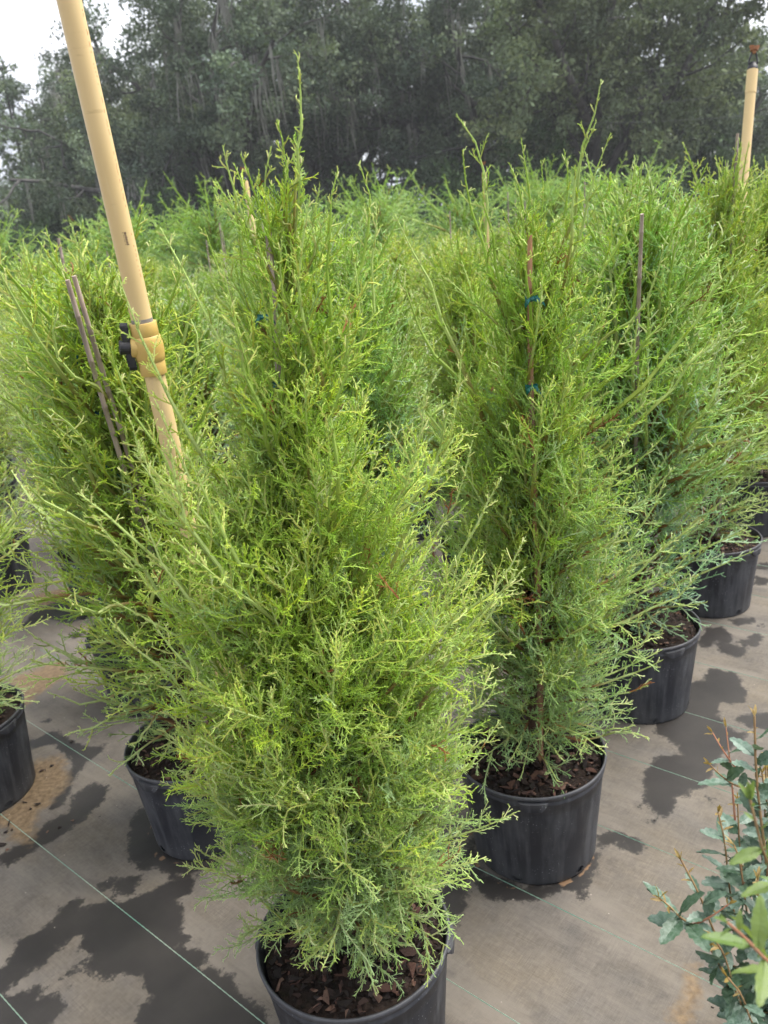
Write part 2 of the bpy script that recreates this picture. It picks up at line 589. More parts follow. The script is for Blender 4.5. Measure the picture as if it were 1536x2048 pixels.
def ground_material():
    N = Nodes('woven_ground_cloth')
    tc = N.n('TexCoord')
    P = tc.outputs['Object']
    rz = -math.atan2(LINED[1], LINED[0])

    def mapped(scale):
        mp = N.n('Mapping')
        mp.vector_type = 'POINT'
        mp.inputs['Rotation'].default_value = (0, 0, rz)
        mp2 = N.n('Mapping')
        mp2.inputs['Scale'].default_value = scale
        N.l(P, mp.inputs['Vector'])
        N.l(mp.outputs['Vector'], mp2.inputs['Vector'])
        return mp2.outputs['Vector']
    big = N.noise(P, 2.2, 4)
    mid = N.noise(P, 7.0, 5, 0.6)
    fine_ = N.noise(P, 90.0, 4, 0.6)
    thA = N.noise(mapped((14, 520, 1)), 1.0, 3)
    thB = N.noise(mapped((520, 14, 1)), 1.0, 3)
    dry = N.ramp(mid, [(0.28, (0.067, 0.060, 0.053)), (0.5, (0.101, 0.088, 0.074)), (0.72, (0.127, 0.112, 0.096))])
    tanm = N.ramp(big, [(0.45, 0.0), (0.7, 0.75)])
    dry = N.mix(tanm, dry, (0.138, 0.112, 0.078))
    grey = N.ramp(N.noise(P, 3.7, 3), [(0.5, 0.0), (0.72, 0.6)])
    dry = N.mix(grey, dry, (0.085, 0.082, 0.081))
    weave = N.math('ADD', N.math('MULTIPLY', thA, 0.5), N.math('MULTIPLY', thB, 0.5))
    dry = N.mix(1.0, dry, N.ramp(weave, [(0.35, 0.78), (0.65, 1.2)]), 'MULTIPLY')
    dry = N.mix(1.0, dry, N.ramp(fine_, [(0.3, 0.85), (0.7, 1.12)]), 'MULTIPLY')
    strk = N.ramp(N.noise(mapped((2.2, 9, 1)), 1.0, 5, 0.62), [(0.46, 0.0), (0.66, 0.8)])
    dry = N.mix(strk, dry, (0.15, 0.131, 0.109))
    smud = N.ramp(N.noise(P, 12, 6, 0.7), [(0.56, 0.0), (0.72, 0.6)])
    dry = N.mix(smud, dry, (0.058, 0.051, 0.046))
    # silt washed out of the pots
    sa = N.n('Attribute')
    sa.attribute_name = 'silt'
    sm = N.math('ADD', sa.outputs['Fac'], N.math('MULTIPLY', N.math('SUBTRACT', N.noise(P, 22, 5, 0.65), 0.5), 0.10))
    smk = N.ramp(N.math('MULTIPLY_ADD', sm, 12.0, 0.5), [(0.3, 0.0), (0.7, 1.0)])
    siltc = N.ramp(N.noise(P, 60, 5), [(0.3, (0.085, 0.056, 0.03)), (0.7, (0.19, 0.135, 0.08))])
    dry = N.mix(smk, dry, siltc)
    ca = N.n('Attribute')
    ca.attribute_name = 'crust'
    cm = N.math('ADD', ca.outputs['Fac'], N.math('MULTIPLY', N.math('SUBTRACT', N.noise(P, 26, 4), 0.47), 0.03))
    cmk = N.ramp(N.math('MULTIPLY_ADD', cm, 90.0, 0.5), [(0.4, 0.0), (0.7, 1.0)])
    # wet stains, plus the shade painted in left of the second pot
    wa = N.n('Attribute')
    wa.attribute_name = 'wet'
    e1 = N.math('ADD', N.math('MULTIPLY', N.math('SUBTRACT', N.noise(P, 30, 6, 0.7), 0.5), 0.075), N.math('MULTIPLY', N.math('SUBTRACT', N.noise(P, 110, 4, 0.6), 0.5), 0.022))
    wv = N.math('ADD', wa.outputs['Fac'], e1)
    wm = N.ramp(N.math('MULTIPLY_ADD', wv, 75.0, 0.5), [(0.1, 0.0), (0.55, 0.8), (1.0, 1.0)])
    wet_shade_c = N.mix(N.ramp(N.noise(P, 5, 4), [(0.35, 0.0), (0.7, 1.0)]), (0.017, 0.015, 0.014), (0.033, 0.029, 0.026))
    wet_shade_c = N.mix(1.0, wet_shade_c, N.ramp(weave, [(0.35, 0.9), (0.65, 1.1)]), 'MULTIPLY')
    wet_shade_c = N.mix(N.math('MULTIPLY', smk, 0.85), wet_shade_c, siltc)
    col = N.mix(wm, dry, wet_shade_c)
    col = N.mix(cmk, col, (0.17, 0.105, 0.06))
    # pale specks
    sp = N.n('TexVoronoi', Scale=16.0)
    N.l(P, sp.inputs['Vector'])
    dots = N.ramp(sp.outputs['Distance'], [(0.025, 1.0), (0.04, 0.0)])
    col = N.mix(N.math('MULTIPLY', dots, 0.55), col, (0.35, 0.31, 0.26))
    rough = N.mix(wm, (0.78, 0.78, 0.78), (0.5, 0.5, 0.5))
    N.set(Base_Color=col, Roughness=rough, Specular_IOR_Level=0.35)
    N.bump(N.math('ADD', weave, N.math('MULTIPLY', mid, 1.5)), 0.25, 0.002)
    return N.m


M_GROUND = ground_material()
gme = raw_mesh('ground_cloth', gv, gq, M_GROUND)
farwet = (np.sin(GX * 2.1 + 1.3 * np.sin(GY * 1.7)) * np.sin(GY * 1.9 + np.sin(GX * 1.3)) - 0.35) * 0.08
for nm, arr, dflt in (('wet', wet, farwet), ('silt', silt, -1.0), ('crust', crust, -1.0)):
    full = np.broadcast_to(np.asarray(dflt, float), GX.shape).copy()
    full[fine] = np.maximum(arr, -0.1)
    a_ = gme.attributes.new(nm, 'FLOAT', 'POINT')
    a_.data.foreach_set('value', full.ravel().astype(np.float32))
ground = struct(obj('ground', gme))

# woven marking lines in the cloth, one every 30 cm
N_ = Nodes('green_marker_thread')
vv = N_.coord('Object', (1, 1, 1))
N_.set(Base_Color=N_.mix(N_.ramp(N_.noise(vv, 5, 3), [(0.35, 0.0), (0.65, 1.0)]), (0.10, 0.22, 0.16), (0.24, 0.30, 0.23)), Roughness=0.7)
M_THREAD = N_.m
OFF = 0.6339493 * 1.54
for i in range(-3, 14):
    c = OFF + 0.3048 * i
    half = 9.0
    mid = ROWD * c + LINED * 0.0
    n = 700 if i < 7 else 200
    t = np.linspace(-3.2, 3.2, n) if i < 7 else np.linspace(-half, half, n)
    # a flat woven line with small stitches
    w = 0.0019 + 0.0007 * (np.arange(n) % 2)
    z = 0.0012 + 0.0004 * (np.arange(n) % 2)
    pts = mid[None] + t[:, None] * LINED[None] + 0.004 * np.sin(t * 2.1 + i)[:, None] * ROWD[None]
    l_ = np.column_stack([pts - ROWD * w[:, None], 0 * z - 0.001])
    m_ = np.column_stack([pts, z])
    r_ = np.column_stack([pts + ROWD * w[:, None], 0 * z - 0.001])
    v = np.concatenate([l_, m_, r_])
    k = np.arange(n - 1)
    q = np.concatenate([np.stack([k, k + n, k + n + 1, k + 1], 1), np.stack([k + n, k + 2 * n, k + 2 * n + 1, k + n + 1], 1)])
    obj('woven_line', raw_mesh('woven_line', v, q, M_THREAD), ground)


# ------------------------------------------------------------------ nursery pot
def pot_mesh():
    S = 144
    prof = [(POT_RB - 0.02, 0.004), (POT_RB - 0.003, 0.0), (POT_RB, 0.004), (POT_RB + 0.0005, 0.009), (POT_RB + 0.001, 0.014), (POT_RB + 0.0015, 0.020), (POT_RB + 0.002, 0.025), (POT_RB + 0.003, 0.05), (POT_RB + 0.008, 0.10), (POT_RB + 0.014, 0.16), (POT_RB + 0.020, 0.22),
            (POT_RB + 0.023, 0.252), (POT_R - 0.005, 0.254), (POT_R - 0.0035, 0.262), (POT_R - 0.0055, 0.264), (POT_R - 0.0045, 0.272), (POT_R - 0.002, 0.2745), (POT_R, 0.279), (POT_R - 0.001, 0.2835),
            (POT_R - 0.0035, 0.285), (POT_R - 0.0062, 0.2835), (POT_R - 0.0072, 0.279), (POT_R - 0.010, 0.262), (POT_RB + 0.018, 0.22), (POT_RB + 0.004, 0.08), (POT_RB - 0.004, 0.026), (POT_RB - 0.005, 0.006)]
    prof = np.array(prof)
    a = np.arange(S) * 2 * math.pi / S
    wob = 1 + 0.0035 * np.sin(2 * a + 0.6)
    V = np.stack([prof[:, None, 0] * np.cos(a) * wob, prof[:, None, 0] * np.sin(a) * wob, np.repeat(prof[:, 1:2], S, 1)], -1)
    K = len(prof)
    idx = np.arange(K * S).reshape(K, S)
    q = np.stack([idx[:-1], np.roll(idx[:-1], -1, 1), np.roll(idx[1:], -1, 1), idx[1:]], -1)
    keep = np.ones((K - 1, S), bool)
    for h in range(6):                      # drain holes through both skins near the foot
        for s in range(4):
            j = (h * S // 6 + s + 15) % S
            keep[(4 if s in (0, 3) else 3):(5 if s in (0, 3) else 6), j] = False
            keep[K - 3:K - 2, j] = False
    return raw_mesh('pot', V.reshape(-1, 3), q[keep], M_POT, smooth=True)


def lug_mesh():
    """moulded grip tab under the rim"""
    b = Bag()
    n = 9
    outer_t, outer_b = [], []
    for k in range(n):
        u = -1 + 2 * k / (n - 1)
        ang = u * 0.19
        drop = 0.018 * (1 - max(0, abs(u) - 0.55) / 0.45)
        ro = POT_R + 0.0052 * (1 - abs(u) ** 6) + 0.0006
        ri = POT_R - 0.009
        zt, zb = 0.2722, 0.2722 - 0.004 - drop
        c, s = math.cos(ang), math.sin(ang)
        outer_t.append([(ri * c, ri * s, zt), (ro * c, ro * s, zt - 0.001), (ro * c, ro * s, zb), (ri * c, ri * s, zb)])
    V = np.array(outer_t).reshape(-1, 3)
    idx = np.arange(n * 4).reshape(n, 4)
    q = np.stack([idx[:-1], np.roll(idx[:-1], -1, 1), np.roll(idx[1:], -1, 1), idx[1:]], -1).reshape(-1, 4)
    q = np.concatenate([q, [[0, 1, 2, 3], list(idx[-1][::-1])]])
    b.add(V, q)
    return b.mesh('grip_tab', M_POT)


POT_ME, LUG_ME = pot_mesh(), lug_mesh()
M_SHADE = None


def soil_mesh(seed, rad=0.172, z=0.258):
    rng = np.random.default_rng(seed)
    rr = np.linspace(0, 1, 14)
    S = 48
    a = np.arange(S) * 2 * math.pi / S
    V = [[0, 0, z + 0.012]]
    for r in rr[1:]:
        h = z + 0.012 * (1 - r ** 2) + rng.normal(0, 0.0035, S)
        V += [[rad * r * math.cos(x), rad * r * math.sin(x), hh] for x, hh in zip(a, h)]
    V = np.array(V)
    idx = 1 + np.arange((len(rr) - 1) * S).reshape(-1, S)
    q = np.stack([idx[:-1], np.roll(idx[:-1], -1, 1), np.roll(idx[1:], -1, 1), idx[1:]], -1).reshape(-1, 4)
    tri = np.stack([np.zeros(S, int), idx[0], np.roll(idx[0], -1)], 1)
    q = q[:, ::-1]
    return raw_mesh('bark_mulch', V, [q[:, ::-1], tri], M_SOIL)


def chip_shape(rng, L_=1.0):
    """one broken flake of bark: convex, flat, irregular"""
    n = 9
    p = rng.normal(0, 1, (n, 3))
    p = norm(p) * rng.uniform(0.75, 1.1, (n, 1))
    p *= np.array([0.5, 0.5 * rng.uniform(0.35, 0.8), 0.5 * rng.uniform(0.14, 0.32)])
    bm = bmesh.new()
    for q in p:
        bm.verts.new(q * L_)
    r = bmesh.ops.convex_hull(bm, input=bm.verts)
    bmesh.ops.delete(bm, geom=[g for g in r['geom_interior'] if isinstance(g, bmesh.types.BMVert)], context='VERTS')
    bmesh.ops.triangulate(bm, faces=bm.faces)
    bm.verts.index_update()
    V = np.array([v.co[:] for v in bm.verts])
    Fc = np.array([[v.index for v in f.verts] for f in bm.faces])
    bm.free()
    return V, Fc


_rng = np.random.default_rng(5)
CHIPS = [chip_shape(_rng) for _ in range(14)]
CHIP_ME = {}
for ci, (v, f) in enumerate(CHIPS):
    for mi, m in enumerate(CHIP_MATS):
        CHIP_ME[ci, mi] = raw_mesh('bark_chip', v, f, m)
STONE_ME = raw_mesh('stone', CHIPS[3][0] * [1, 1, 1.6], CHIPS[3][1], M_STONE)
CHIP_P = [0.20, 0.18, 0.20, 0.18, 0.17, 0.07]


def rot_of(rng, tilt=0.45):
    return (rng.normal(0, tilt), rng.normal(0, tilt), rng.uniform(0, 6.28))


def add_mulch(root, seed, singles, mass):
    rng = np.random.default_rng(seed)
    mu = obj('bark_mulch', soil_mesh(seed), root)
    if mass:
        b = Bag()
        for k in range(mass):
            v, f = CHIPS[rng.integers(14)]
            s = rng.uniform(0.008, 0.026)
            r = 0.166 * math.sqrt(rng.uniform())
            a = rng.uniform(0, 6.283)
            Mx = np.array(Euler(rot_of(rng)).to_matrix())
            b.add(v * s @ Mx.T + [r * math.cos(a), r * math.sin(a), 0.262 + 0.012 * (1 - (r / 0.17) ** 2) + rng.uniform(-0.002, 0.006)], f)
        me = b.mesh('small_bark_chips', CHIP_MATS[0])
        for m in CHIP_MATS[1:]:
            me.materials.append(m)
        pid = rng.choice(6, mass, p=CHIP_P)
        # one material per chip: faces were added chip by chip
        cnt = []
        rng2 = np.random.default_rng(seed)
        me.polygons.foreach_set('material_index', (np.arange(len(me.polygons)) // 13 * 7 % 6).astype(np.int32))
        o = obj('small_bark_chips', me, mu)
        o['kind'] = 'stuff'
    for k in range(singles):
        s = rng.uniform(0.012, 0.04) if rng.uniform() < 0.8 else rng.uniform(0.03, 0.05)
        r = 0.160 * math.sqrt(rng.uniform())
        a = rng.uniform(0, 6.283)
        mi = int(rng.choice(6, p=CHIP_P))
        obj('bark_chip', CHIP_ME[int(rng.integers(14)), mi], mu,
            (r * math.cos(a), r * math.sin(a), 0.268 + 0.012 * (1 - (r / 0.17) ** 2) + rng.uniform(-0.003, 0.006)), rot_of(rng, 0.35),
            (s, s * rng.uniform(0.6, 1.1), s * rng.uniform(0.7, 1.2)))
    return mu


def add_pot(root, seed, lug_ang, singles=0, mass=120):
    p = obj('pot', POT_ME, root, rot=(0, 0, lug_ang * 1.0))
    for k in range(2):
        obj('grip_tab', LUG_ME, p, rot=(0, 0, k * math.pi))
    add_mulch(root, seed, singles, mass)
    return p


# ------------------------------------------------------------------ cedars
GREEN = np.array([[0.20, 0.33, 0.062], [0.35, 0.51, 0.075], [0.53, 0.69, 0.085], [0.36, 0.51, 0.26]])
C_DEEP, C_MID, C_LIME, C_GLAUC = GREEN
C_PALE = np.array([0.63, 0.73, 0.34])
C_FROST = np.array([0.44, 0.56, 0.35])
C_WOOD = np.array([0.075, 0.045, 0.03])
C_TWIG = np.array([0.36, 0.18, 0.07])
C_DEAD = np.array([0.34, 0.15, 0.06])


def cedar_crown(seed, base, top, reach, nprim=130, sp2=0.021, sp3=0.011, sp4=0.0046, thick=1.0, whips=(), elev=(12, 66),
                blue=0.25, long_frac=0.22, tint=(1, 1, 1), droop=0.0, l2k=1.0, skip=None, name='crown', K1=9, s4=True, full=1.0, tpow=1.0, boughs=()):
    """base/top: trunk ends.  reach: list of (t, horizontal reach).  whips: (t on trunk, tip point)"""
    rng = np.random.default_rng(seed)
    base, top = np.asarray(base, float), np.asarray(top, float)
    bag = Bag()
    t = (np.arange(nprim) + rng.uniform(0, 1, nprim)) / nprim
    t = t ** tpow
    az = np.arange(nprim) * 2.39996 + rng.normal(0, 0.35, nprim)
    rt = np.interp(t, [r[0] for r in reach], [r[1] for r in reach]) * rng.uniform(0.72, 1.12, nprim)
    el = np.radians(lerp(elev[0], elev[1], t ** 0.8) + rng.normal(0, 7, nprim))
    longs = rng.uniform(0, 1, nprim) < long_frac
    Ln = rt / np.cos(np.minimum(el, R(62))) * np.where(longs, rng.uniform(1.1, 1.32, nprim), 1.0)
    o = base + (top - base) * t[:, None]
    d = np.stack([np.cos(az) * np.cos(el), np.sin(az) * np.cos(el), np.sin(el)], 1)
    P1 = grow(o, d, Ln, K1, np.where(t < 0.1, rng.uniform(-0.5, 0.2, nprim), rng.uniform(0.15, 0.75, nprim)) - droop, 0.16, rng)
    whips = list(boughs) + list(whips)
    if len(whips):
        wo = np.array([base + (top - base) * w[0] for w in whips])
        wt = np.array([w[1] for w in whips])
        s = np.linspace(0, 1, K1)[None, :, None]
        chord = wt - wo
        bulge = np.zeros_like(chord)
        bulge[:, :2] = chord[:, :2]
        Pw = wo[:, None] + chord[:, None] * s + bulge[:, None] * 0.10 * np.sin(s * math.pi) + rng.normal(0, 0.006, (len(whips), K1, 3)) * np.sin(s * math.pi) + (rng.normal(0, 0.028, (len(whips), 1, 3)) * np.linalg.norm(chord, axis=1)[:, None, None]) * np.sin(s * math.pi * 2)
        P1 = np.concatenate([P1, Pw])
        Ln = np.concatenate([Ln, np.linalg.norm(chord, axis=1)])
        longs = np.concatenate([longs, np.ones(len(whips), bool)])
        t = np.concatenate([t, [w[0] for w in whips]])
    wh = np.arange(len(P1)) >= nprim + len(boughs)
    n1 = len(P1)
    if skip is not None:
        keep = ~skip(P1)
        P1, Ln, longs, t, wh = P1[keep], Ln[keep], longs[keep], t[keep], wh[keep]
        n1 = len(P1)
    s1 = np.linspace(0, 1, K1)
    r1 = 0.0034 * (Ln / 0.4)[:, None] * (1 - s1) ** 0.8 * min(thick, 1.2) + np.where(longs, 0.0016, 0.0011)[:, None] * (1.2 - 0.7 * s1)[None] * thick
    young = np.clip(rng.normal(0.5, 0.28, n1) + 0.25 * t, 0, 1)
    tipc = C_PALE * 0.9
    k1 = s1[None, :, None]
    cw = np.where(k1 < 0.36, lerp(C_WOOD, C_TWIG, np.clip((k1 - 0.1) / 0.26, 0, 1)), lerp(C_TWIG, tipc, np.clip((k1 - 0.36) / 0.2, 0, 1)))
    cw = np.broadcast_to(cw, (n1, K1, 3)) * rng.uniform(0.8, 1.15, (n1, 1, 1))
    cw = lerp(cw, C_MID * 0.9, (np.clip((t - 0.3) / 0.4, 0, 1) * rng.choice([0.95, 0.95, 0.4], n1))[:, None, None])
    v, q, c = tubes(P1, r1, 4, cw)
    bag.add(v, q, c)
    # secondaries
    i2, s2, run2 = spread(Ln, sp2, 0.09, 0.985, rng)
    if full < 1:
        kk = rng.uniform(0, 1, len(i2)) < full
        i2, s2, run2 = i2[kk], s2[kk], run2[kk]
    o2, t2 = sample(P1, i2, s2)
    n2 = len(i2)
    tipfade = np.where(longs[i2], np.clip((1 - s2) / 0.5, 0.10, 1), np.clip((1 - s2) / 0.3, 0.3, 1))
    tipfade = np.where(wh[i2], np.clip((0.70 - s2) / 0.55, np.where(rng.uniform(0, 1, n2) < 0.5, 0.5, 0.12) * np.clip((1.05 - s2) * 3, 0, 1), 1) * 0.85, tipfade)
    L2 = (0.035 + 0.19 * Ln[i2] ** 0.8) * rng.uniform(0.55, 1.25, n2) * tipfade * l2k * lerp(1.1, 0.72, t[i2])
    L2 = np.clip(L2, 0.012, 0.17)
    d2 = side_dir(t2, np.radians(rng.normal(44, 9, n2)), run2 * 2.4 + rng.normal(0, 0.5, n2))
    P2 = grow(o2, d2, L2, 5, rng.uniform(0.0, 0.75, n2) - droop, 0.28, rng)
    dead = rng.uniform(0, 1, n2) < 0.008
    # colour of each spray: young growth lime, old growth deeper, low juvenile growth glaucous
    y2 = np.clip(young[i2] * 0.55 + 0.65 * (s2 - 0.45) + rng.normal(0.25, 0.16, n2), 0, 1)
    c2 = np.where((y2 < 0.5)[:, None], lerp(C_DEEP, C_MID, (y2 * 2)[:, None]), lerp(C_MID, C_LIME, (y2 * 2 - 1)[:, None]))
    zf = np.clip(1 - (o2[:, 2] - base[2]) / (top[2] - base[2]) / max(blue, 1e-3) / 1.6, 0, 1) + rng.normal(0, 0.22, n2) + (rng.uniform(0, 1, n2) < 0.10) * 0.5
    zf = np.clip(zf, 0, 1)[:, None]
    c2 = lerp(c2, lerp(C_GLAUC, C_FROST, np.clip(s2, 0, 1)[:, None]), zf * 0.85)
    c2 = lerp(c2, C_PALE, (np.clip((s2 - 0.6) / 0.3, 0, 1) * np.where(longs[i2], 0.75, 0.35))[:, None])
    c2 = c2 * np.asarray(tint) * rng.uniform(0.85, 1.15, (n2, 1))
    c2[dead] = C_DEAD * rng.uniform(0.6, 1.2, (dead.sum(), 1))
    w5 = np.linspace(0, 1, 5)[None, :, None]
    stem = lerp(lerp(c2, C_TWIG, 0.35)[:, None], np.minimum(c2 * 1.15, 0.6)[:, None], w5)
    r2 = (0.0009 + 0.0009 * (1 - np.linspace(0, 1, 5)))[None] * np.ones((n2, 1)) * thick
    v, q, c = tubes(P2, r2, 3, stem)
    bag.add(v, q, c)
    # tertiaries
    i3, s3, run3 = spread(L2, sp3, 0.10, 0.98, rng)
    o3, t3 = sample(P2, i3, s3)
    n3 = len(i3)
    L3 = (0.010 + 0.26 * L2[i3]) * (1.15 - 0.75 * s3) * rng.uniform(0.6, 1.3, n3)
    pl = rng.uniform(0, 6.28, n2)
    d3 = side_dir(t3, np.radians(rng.normal(42, 9, n3)), pl[i3] + (run3 % 2) * math.pi + rng.normal(0, 0.55, n3))
    P3 = grow(o3, d3, L3, 3, rng.uniform(0.0, 0.6, n3) - droop, 0.24, rng)
    c3 = c2[i3] * rng.uniform(0.88, 1.12, (n3, 1))
    C3 = np.stack([c3 * 0.95, c3, np.minimum(c3 * 1.2 + 0.015, 0.7)], 1)
    r3 = np.array([[1.0, 0.95, 0.55]]) * 0.00078 * thick * np.ones((n3, 1))
    v, q, c = tubes(P3, r3, 3, C3)
    bag.add(v, q, c)
    # scale-leaf branchlets
    if s4:
        for Pp, Lp, cc, a0 in ((P3, L3, c3, 0.15), (P2, L2, c2, 0.2)):
            i4, s4_, run4 = spread(Lp, sp4 if Pp is P3 else sp4 * 1.2, a0, 0.97, rng)
            o4, t4 = sample(Pp, i4, s4_)
            n4 = len(i4)
            L4 = np.clip((0.004 + 0.18 * Lp[i4]) * (1.2 - 0.7 * s4_) * rng.uniform(0.5, 1.3, n4), 0.0025, 0.0095)
            d4 = side_dir(t4, np.radians(rng.normal(40, 9, n4)), run4 * 2.2 + rng.normal(0, 0.6, n4))
            P4 = np.stack([o4, o4 + d4 * L4[:, None]], 1)
            c4 = cc[i4] * rng.uniform(0.88, 1.15, (n4, 1))
            v, q, c = cones(P4, np.full(n4, 0.00108 * thick), np.stack([c4, np.minimum(c4 * 1.14, 0.7)], 1))
            bag.add(v, q, c)
        # scales along the long shoots
        i5, s5, run5 = spread(Ln, 0.0045, 0.5, 0.995, rng)
        kk = longs[i5] | (s5 > 0.7)
        i5, s5, run5 = i5[kk], s5[kk], run5[kk]
        o5, t5 = sample(P1, i5, s5)
        n5 = len(i5)
        d5 = side_dir(t5, np.radians(rng.normal(30, 6, n5)), run5 * 1.7 + rng.normal(0, 0.3, n5))
        P5 = np.stack([o5, o5 + d5 * rng.uniform(0.004, 0.0085, (n5, 1))], 1)
        c5 = lerp(C_MID, C_PALE, np.clip((s5 - 0.5) * 2, 0, 1)[:, None]) * rng.uniform(0.9, 1.1, (n5, 1))
        v, q, c = cones(P5, 0.0017 * thick * (1.25 - 0.6 * s5), np.repeat(c5[:, None], 2, 1))
        bag.add(v, q, c)
    me = bag.mesh(name, M_FOL)
    return me


def trunk_mesh(base, top, r0, seed=0, mat=None, K=14, S=8, reach_=0.62):
    rng = np.random.default_rng(seed)
    s = np.linspace(0, 1, K)[:, None]
    P = np.asarray(base) + (np.asarray(top) - np.asarray(base)) * s * reach_
    P[1:-1, :2] += rng.normal(0, 0.004, (K - 2, 2))
    r = lerp(r0, r0 * 0.16, s[:, 0] ** 0.8) * rng.uniform(0.9, 1.1, K)
    return Bag().capped(P, r, S).mesh('trunk', mat or M_BARK, True)


def stake_mesh(a, b, r0=0.0075, mat=None):
    """bamboo cane with swollen nodes"""
    a, b = np.asarray(a, float), np.asarray(b, float)
    Ln = np.linalg.norm(b - a)
    pos, rad = [], []
    x, k = 0.0, 0
    rng = np.random.default_rng(int(Ln * 1e4))
    while x < Ln - 0.02:
        pos += [x, x + 0.003, x + 0.006]
        rr = r0 * (1 - 0.35 * x / Ln)
        rad += [rr, rr * 1.22, rr * 0.97]
        x += rng.uniform(0.09, 0.17)
    pos.append(Ln)
    rad.append(r0 * 0.62)
    pos = np.array(pos)
    P = a + (b - a) * (pos / Ln)[:, None]
    P[:, 0] += 0.004 * np.sin(pos * 5)
    return Bag().capped(P, np.array(rad), 8).mesh('bamboo_stake', mat or M_BAMBOO, True)


def tie_mesh(seed, r=0.013):
    """green plastic tape knotted round cane and trunk, loose ends hanging"""
    rng = np.random.default_rng(seed)
    b = Bag()
    a = np.linspace(0, 2 * math.pi, 13)[:-1]
    ring = []
    for z in (-0.006, 0.006):
        ring.append(np.column_stack([r * 1.25 * np.cos(a), r * np.sin(a), np.full(12, z) + 0.002 * np.sin(3 * a)]))
    V = np.concatenate(ring + [ring[1] * [0.93, 0.93, 1], ring[0] * [0.93, 0.93, 1]])
    idx = np.arange(48).reshape(4, 12)
    q = np.stack([idx, np.roll(idx, -1, 1), np.roll(np.roll(idx, -1, 0), -1, 1), np.roll(idx, -1, 0)], -1).reshape(-1, 4)
    b.add(V, q)
    for sgn in (-1, 1):
        n = 6
        L_ = rng.uniform(0.014, 0.034)
        s = np.linspace(0, 1, n)
        P = np.column_stack([sgn * (r * 0.4 + L_ * s * 0.8), np.full(n, -r * 1.15) - 0.006 * np.sin(s * 3), 0.002 - L_ * s ** 1.5 * rng.uniform(0.5, 1.6)])
        wv = np.column_stack([0.002 * np.cos(s * 4), 0.002 * np.sin(s * 5), 0.0055 * np.ones(n)])
        th = np.array([0, -0.0004, 0])
        V = np.stack([P + wv, P - wv, P - wv + th, P + wv + th], 1).reshape(-1, 3)
        idx = np.arange(n * 4).reshape(n, 4)
        q = np.stack([idx[:-1], np.roll(idx[:-1], -1, 1), np.roll(idx[1:], -1, 1), idx[1:]], -1).reshape(-1, 4)
        b.add(V, np.concatenate([q, [[0, 1, 2, 3]], idx[-1:][:, ::-1]]))
    b.capped(np.array([[-0.004, -r * 1.1, 0], [0.004, -r * 1.2, 0.001]]), 0.005, 6)
    return b.mesh('tie_tape', M_TIE, False)


TIES = [tie_mesh(s) for s in (1, 2, 3)]


def cedar_root(loc, label, group=None, rz=0.0, sc=1.0):
    r = bpy.data.objects.new('potted_cedar', None)
    COL.objects.link(r)
    r.location = (loc[0], loc[1], 0)
    r.rotation_euler = (0, 0, rz)
    r.scale = (sc, sc, sc)
    r.empty_display_size = 0.1
    tag(r, label, 'cedar', group)
    return r


def rel(p, c):
    return np.asarray(p, float) - np.array([c[0], c[1], 0])


CEDAR_GROUP = 'container cedars on the ground cloth'
# ---- the front cedar
c = POTS['hero']
hero = cedar_root(c, 'large lime-green cedar nearest the camera, its black pot cut by the bottom edge', CEDAR_GROUP)
add_pot(hero, 11, R(172), singles=290, mass=420)
h_top = rel(at_y(566, 510, 1.18), c)
obj('trunk', trunk_mesh((0.0, 0, 0.255), h_top, 0.013, 1), hero)
h_whips = [(0.97, rel(at_y(595, 112, 1.19), c)), (0.99, rel(at_y(606, 235, 1.2), c)), (0.98, rel(at_y(553, 240, 1.17), c)), (0.96, rel(at_y(543, 292, 1.15), c)), (0.96, rel(at_y(607, 320, 1.16), c)), (0.95, rel(at_y(517, 350, 1.18), c)), (0.93, rel(at_y(640, 370, 1.2), c)),
           (0.8, rel(at_y(676, 338, 1.15), c)), (0.74, rel(at_y(718, 325, 1.3), c)), (0.7, rel(at_y(752, 400, 1.22), c)), (0.68, rel(at_y(320, 455, 1.2), c)), (0.74, rel(at_y(408, 455, 1.2), c)),
           (0.78, rel(at_y(470, 385, 1.16), c)), (0.76, rel(at_y(655, 420, 1.2), c)), (0.72, rel(at_y(500, 430, 1.1), c)), (0.7, rel(at_y(700, 470, 1.2), c)), (0.74, rel(at_y(620, 390, 1.1), c)), (0.66, rel(at_y(455, 590, 1.05), c)),
           (0.5, rel(at_y(225, 525, 1.16), c)), (0.55, rel(at_y(232, 730, 1.1), c)), (0.45, rel(at_y(155, 985, 1.02), c)), (0.42, rel(at_y(185, 1030, 1.05), c)), (0.5, rel(at_y(372, 900, 0.88), c)),
           (0.3, rel(at_y(225, 1200, 1.05), c)), (0.28, rel(at_y(215, 1235, 1.0), c)), (0.5, rel(at_y(925, 680, 1.2), c)), (0.48, rel(at_y(915, 790, 1.15), c)), (0.45, rel(at_y(945, 880, 1.25), c)),
           (0.4, rel(at_y(1003, 955, 1.2), c)), (0.36, rel(at_y(1050, 1075, 1.15), c)), (0.33, rel(at_y(1040, 1120, 1.2), c)), (0.3, rel(at_y(1030, 1150, 1.1), c)), (0.16, rel(at_y(1000, 1440, 1.12), c)), (0.07, rel(at_y(390, 1690, 1.05), c)),
           (0.1, rel(at_y(395, 1520, 1.0), c)), (0.62, rel(at_y(700, 620, 0.98), c)), (0.45, rel(at_y(1030, 1310, 1.16), c)), (0.62, rel(at_y(440, 520, 1.05), c))]
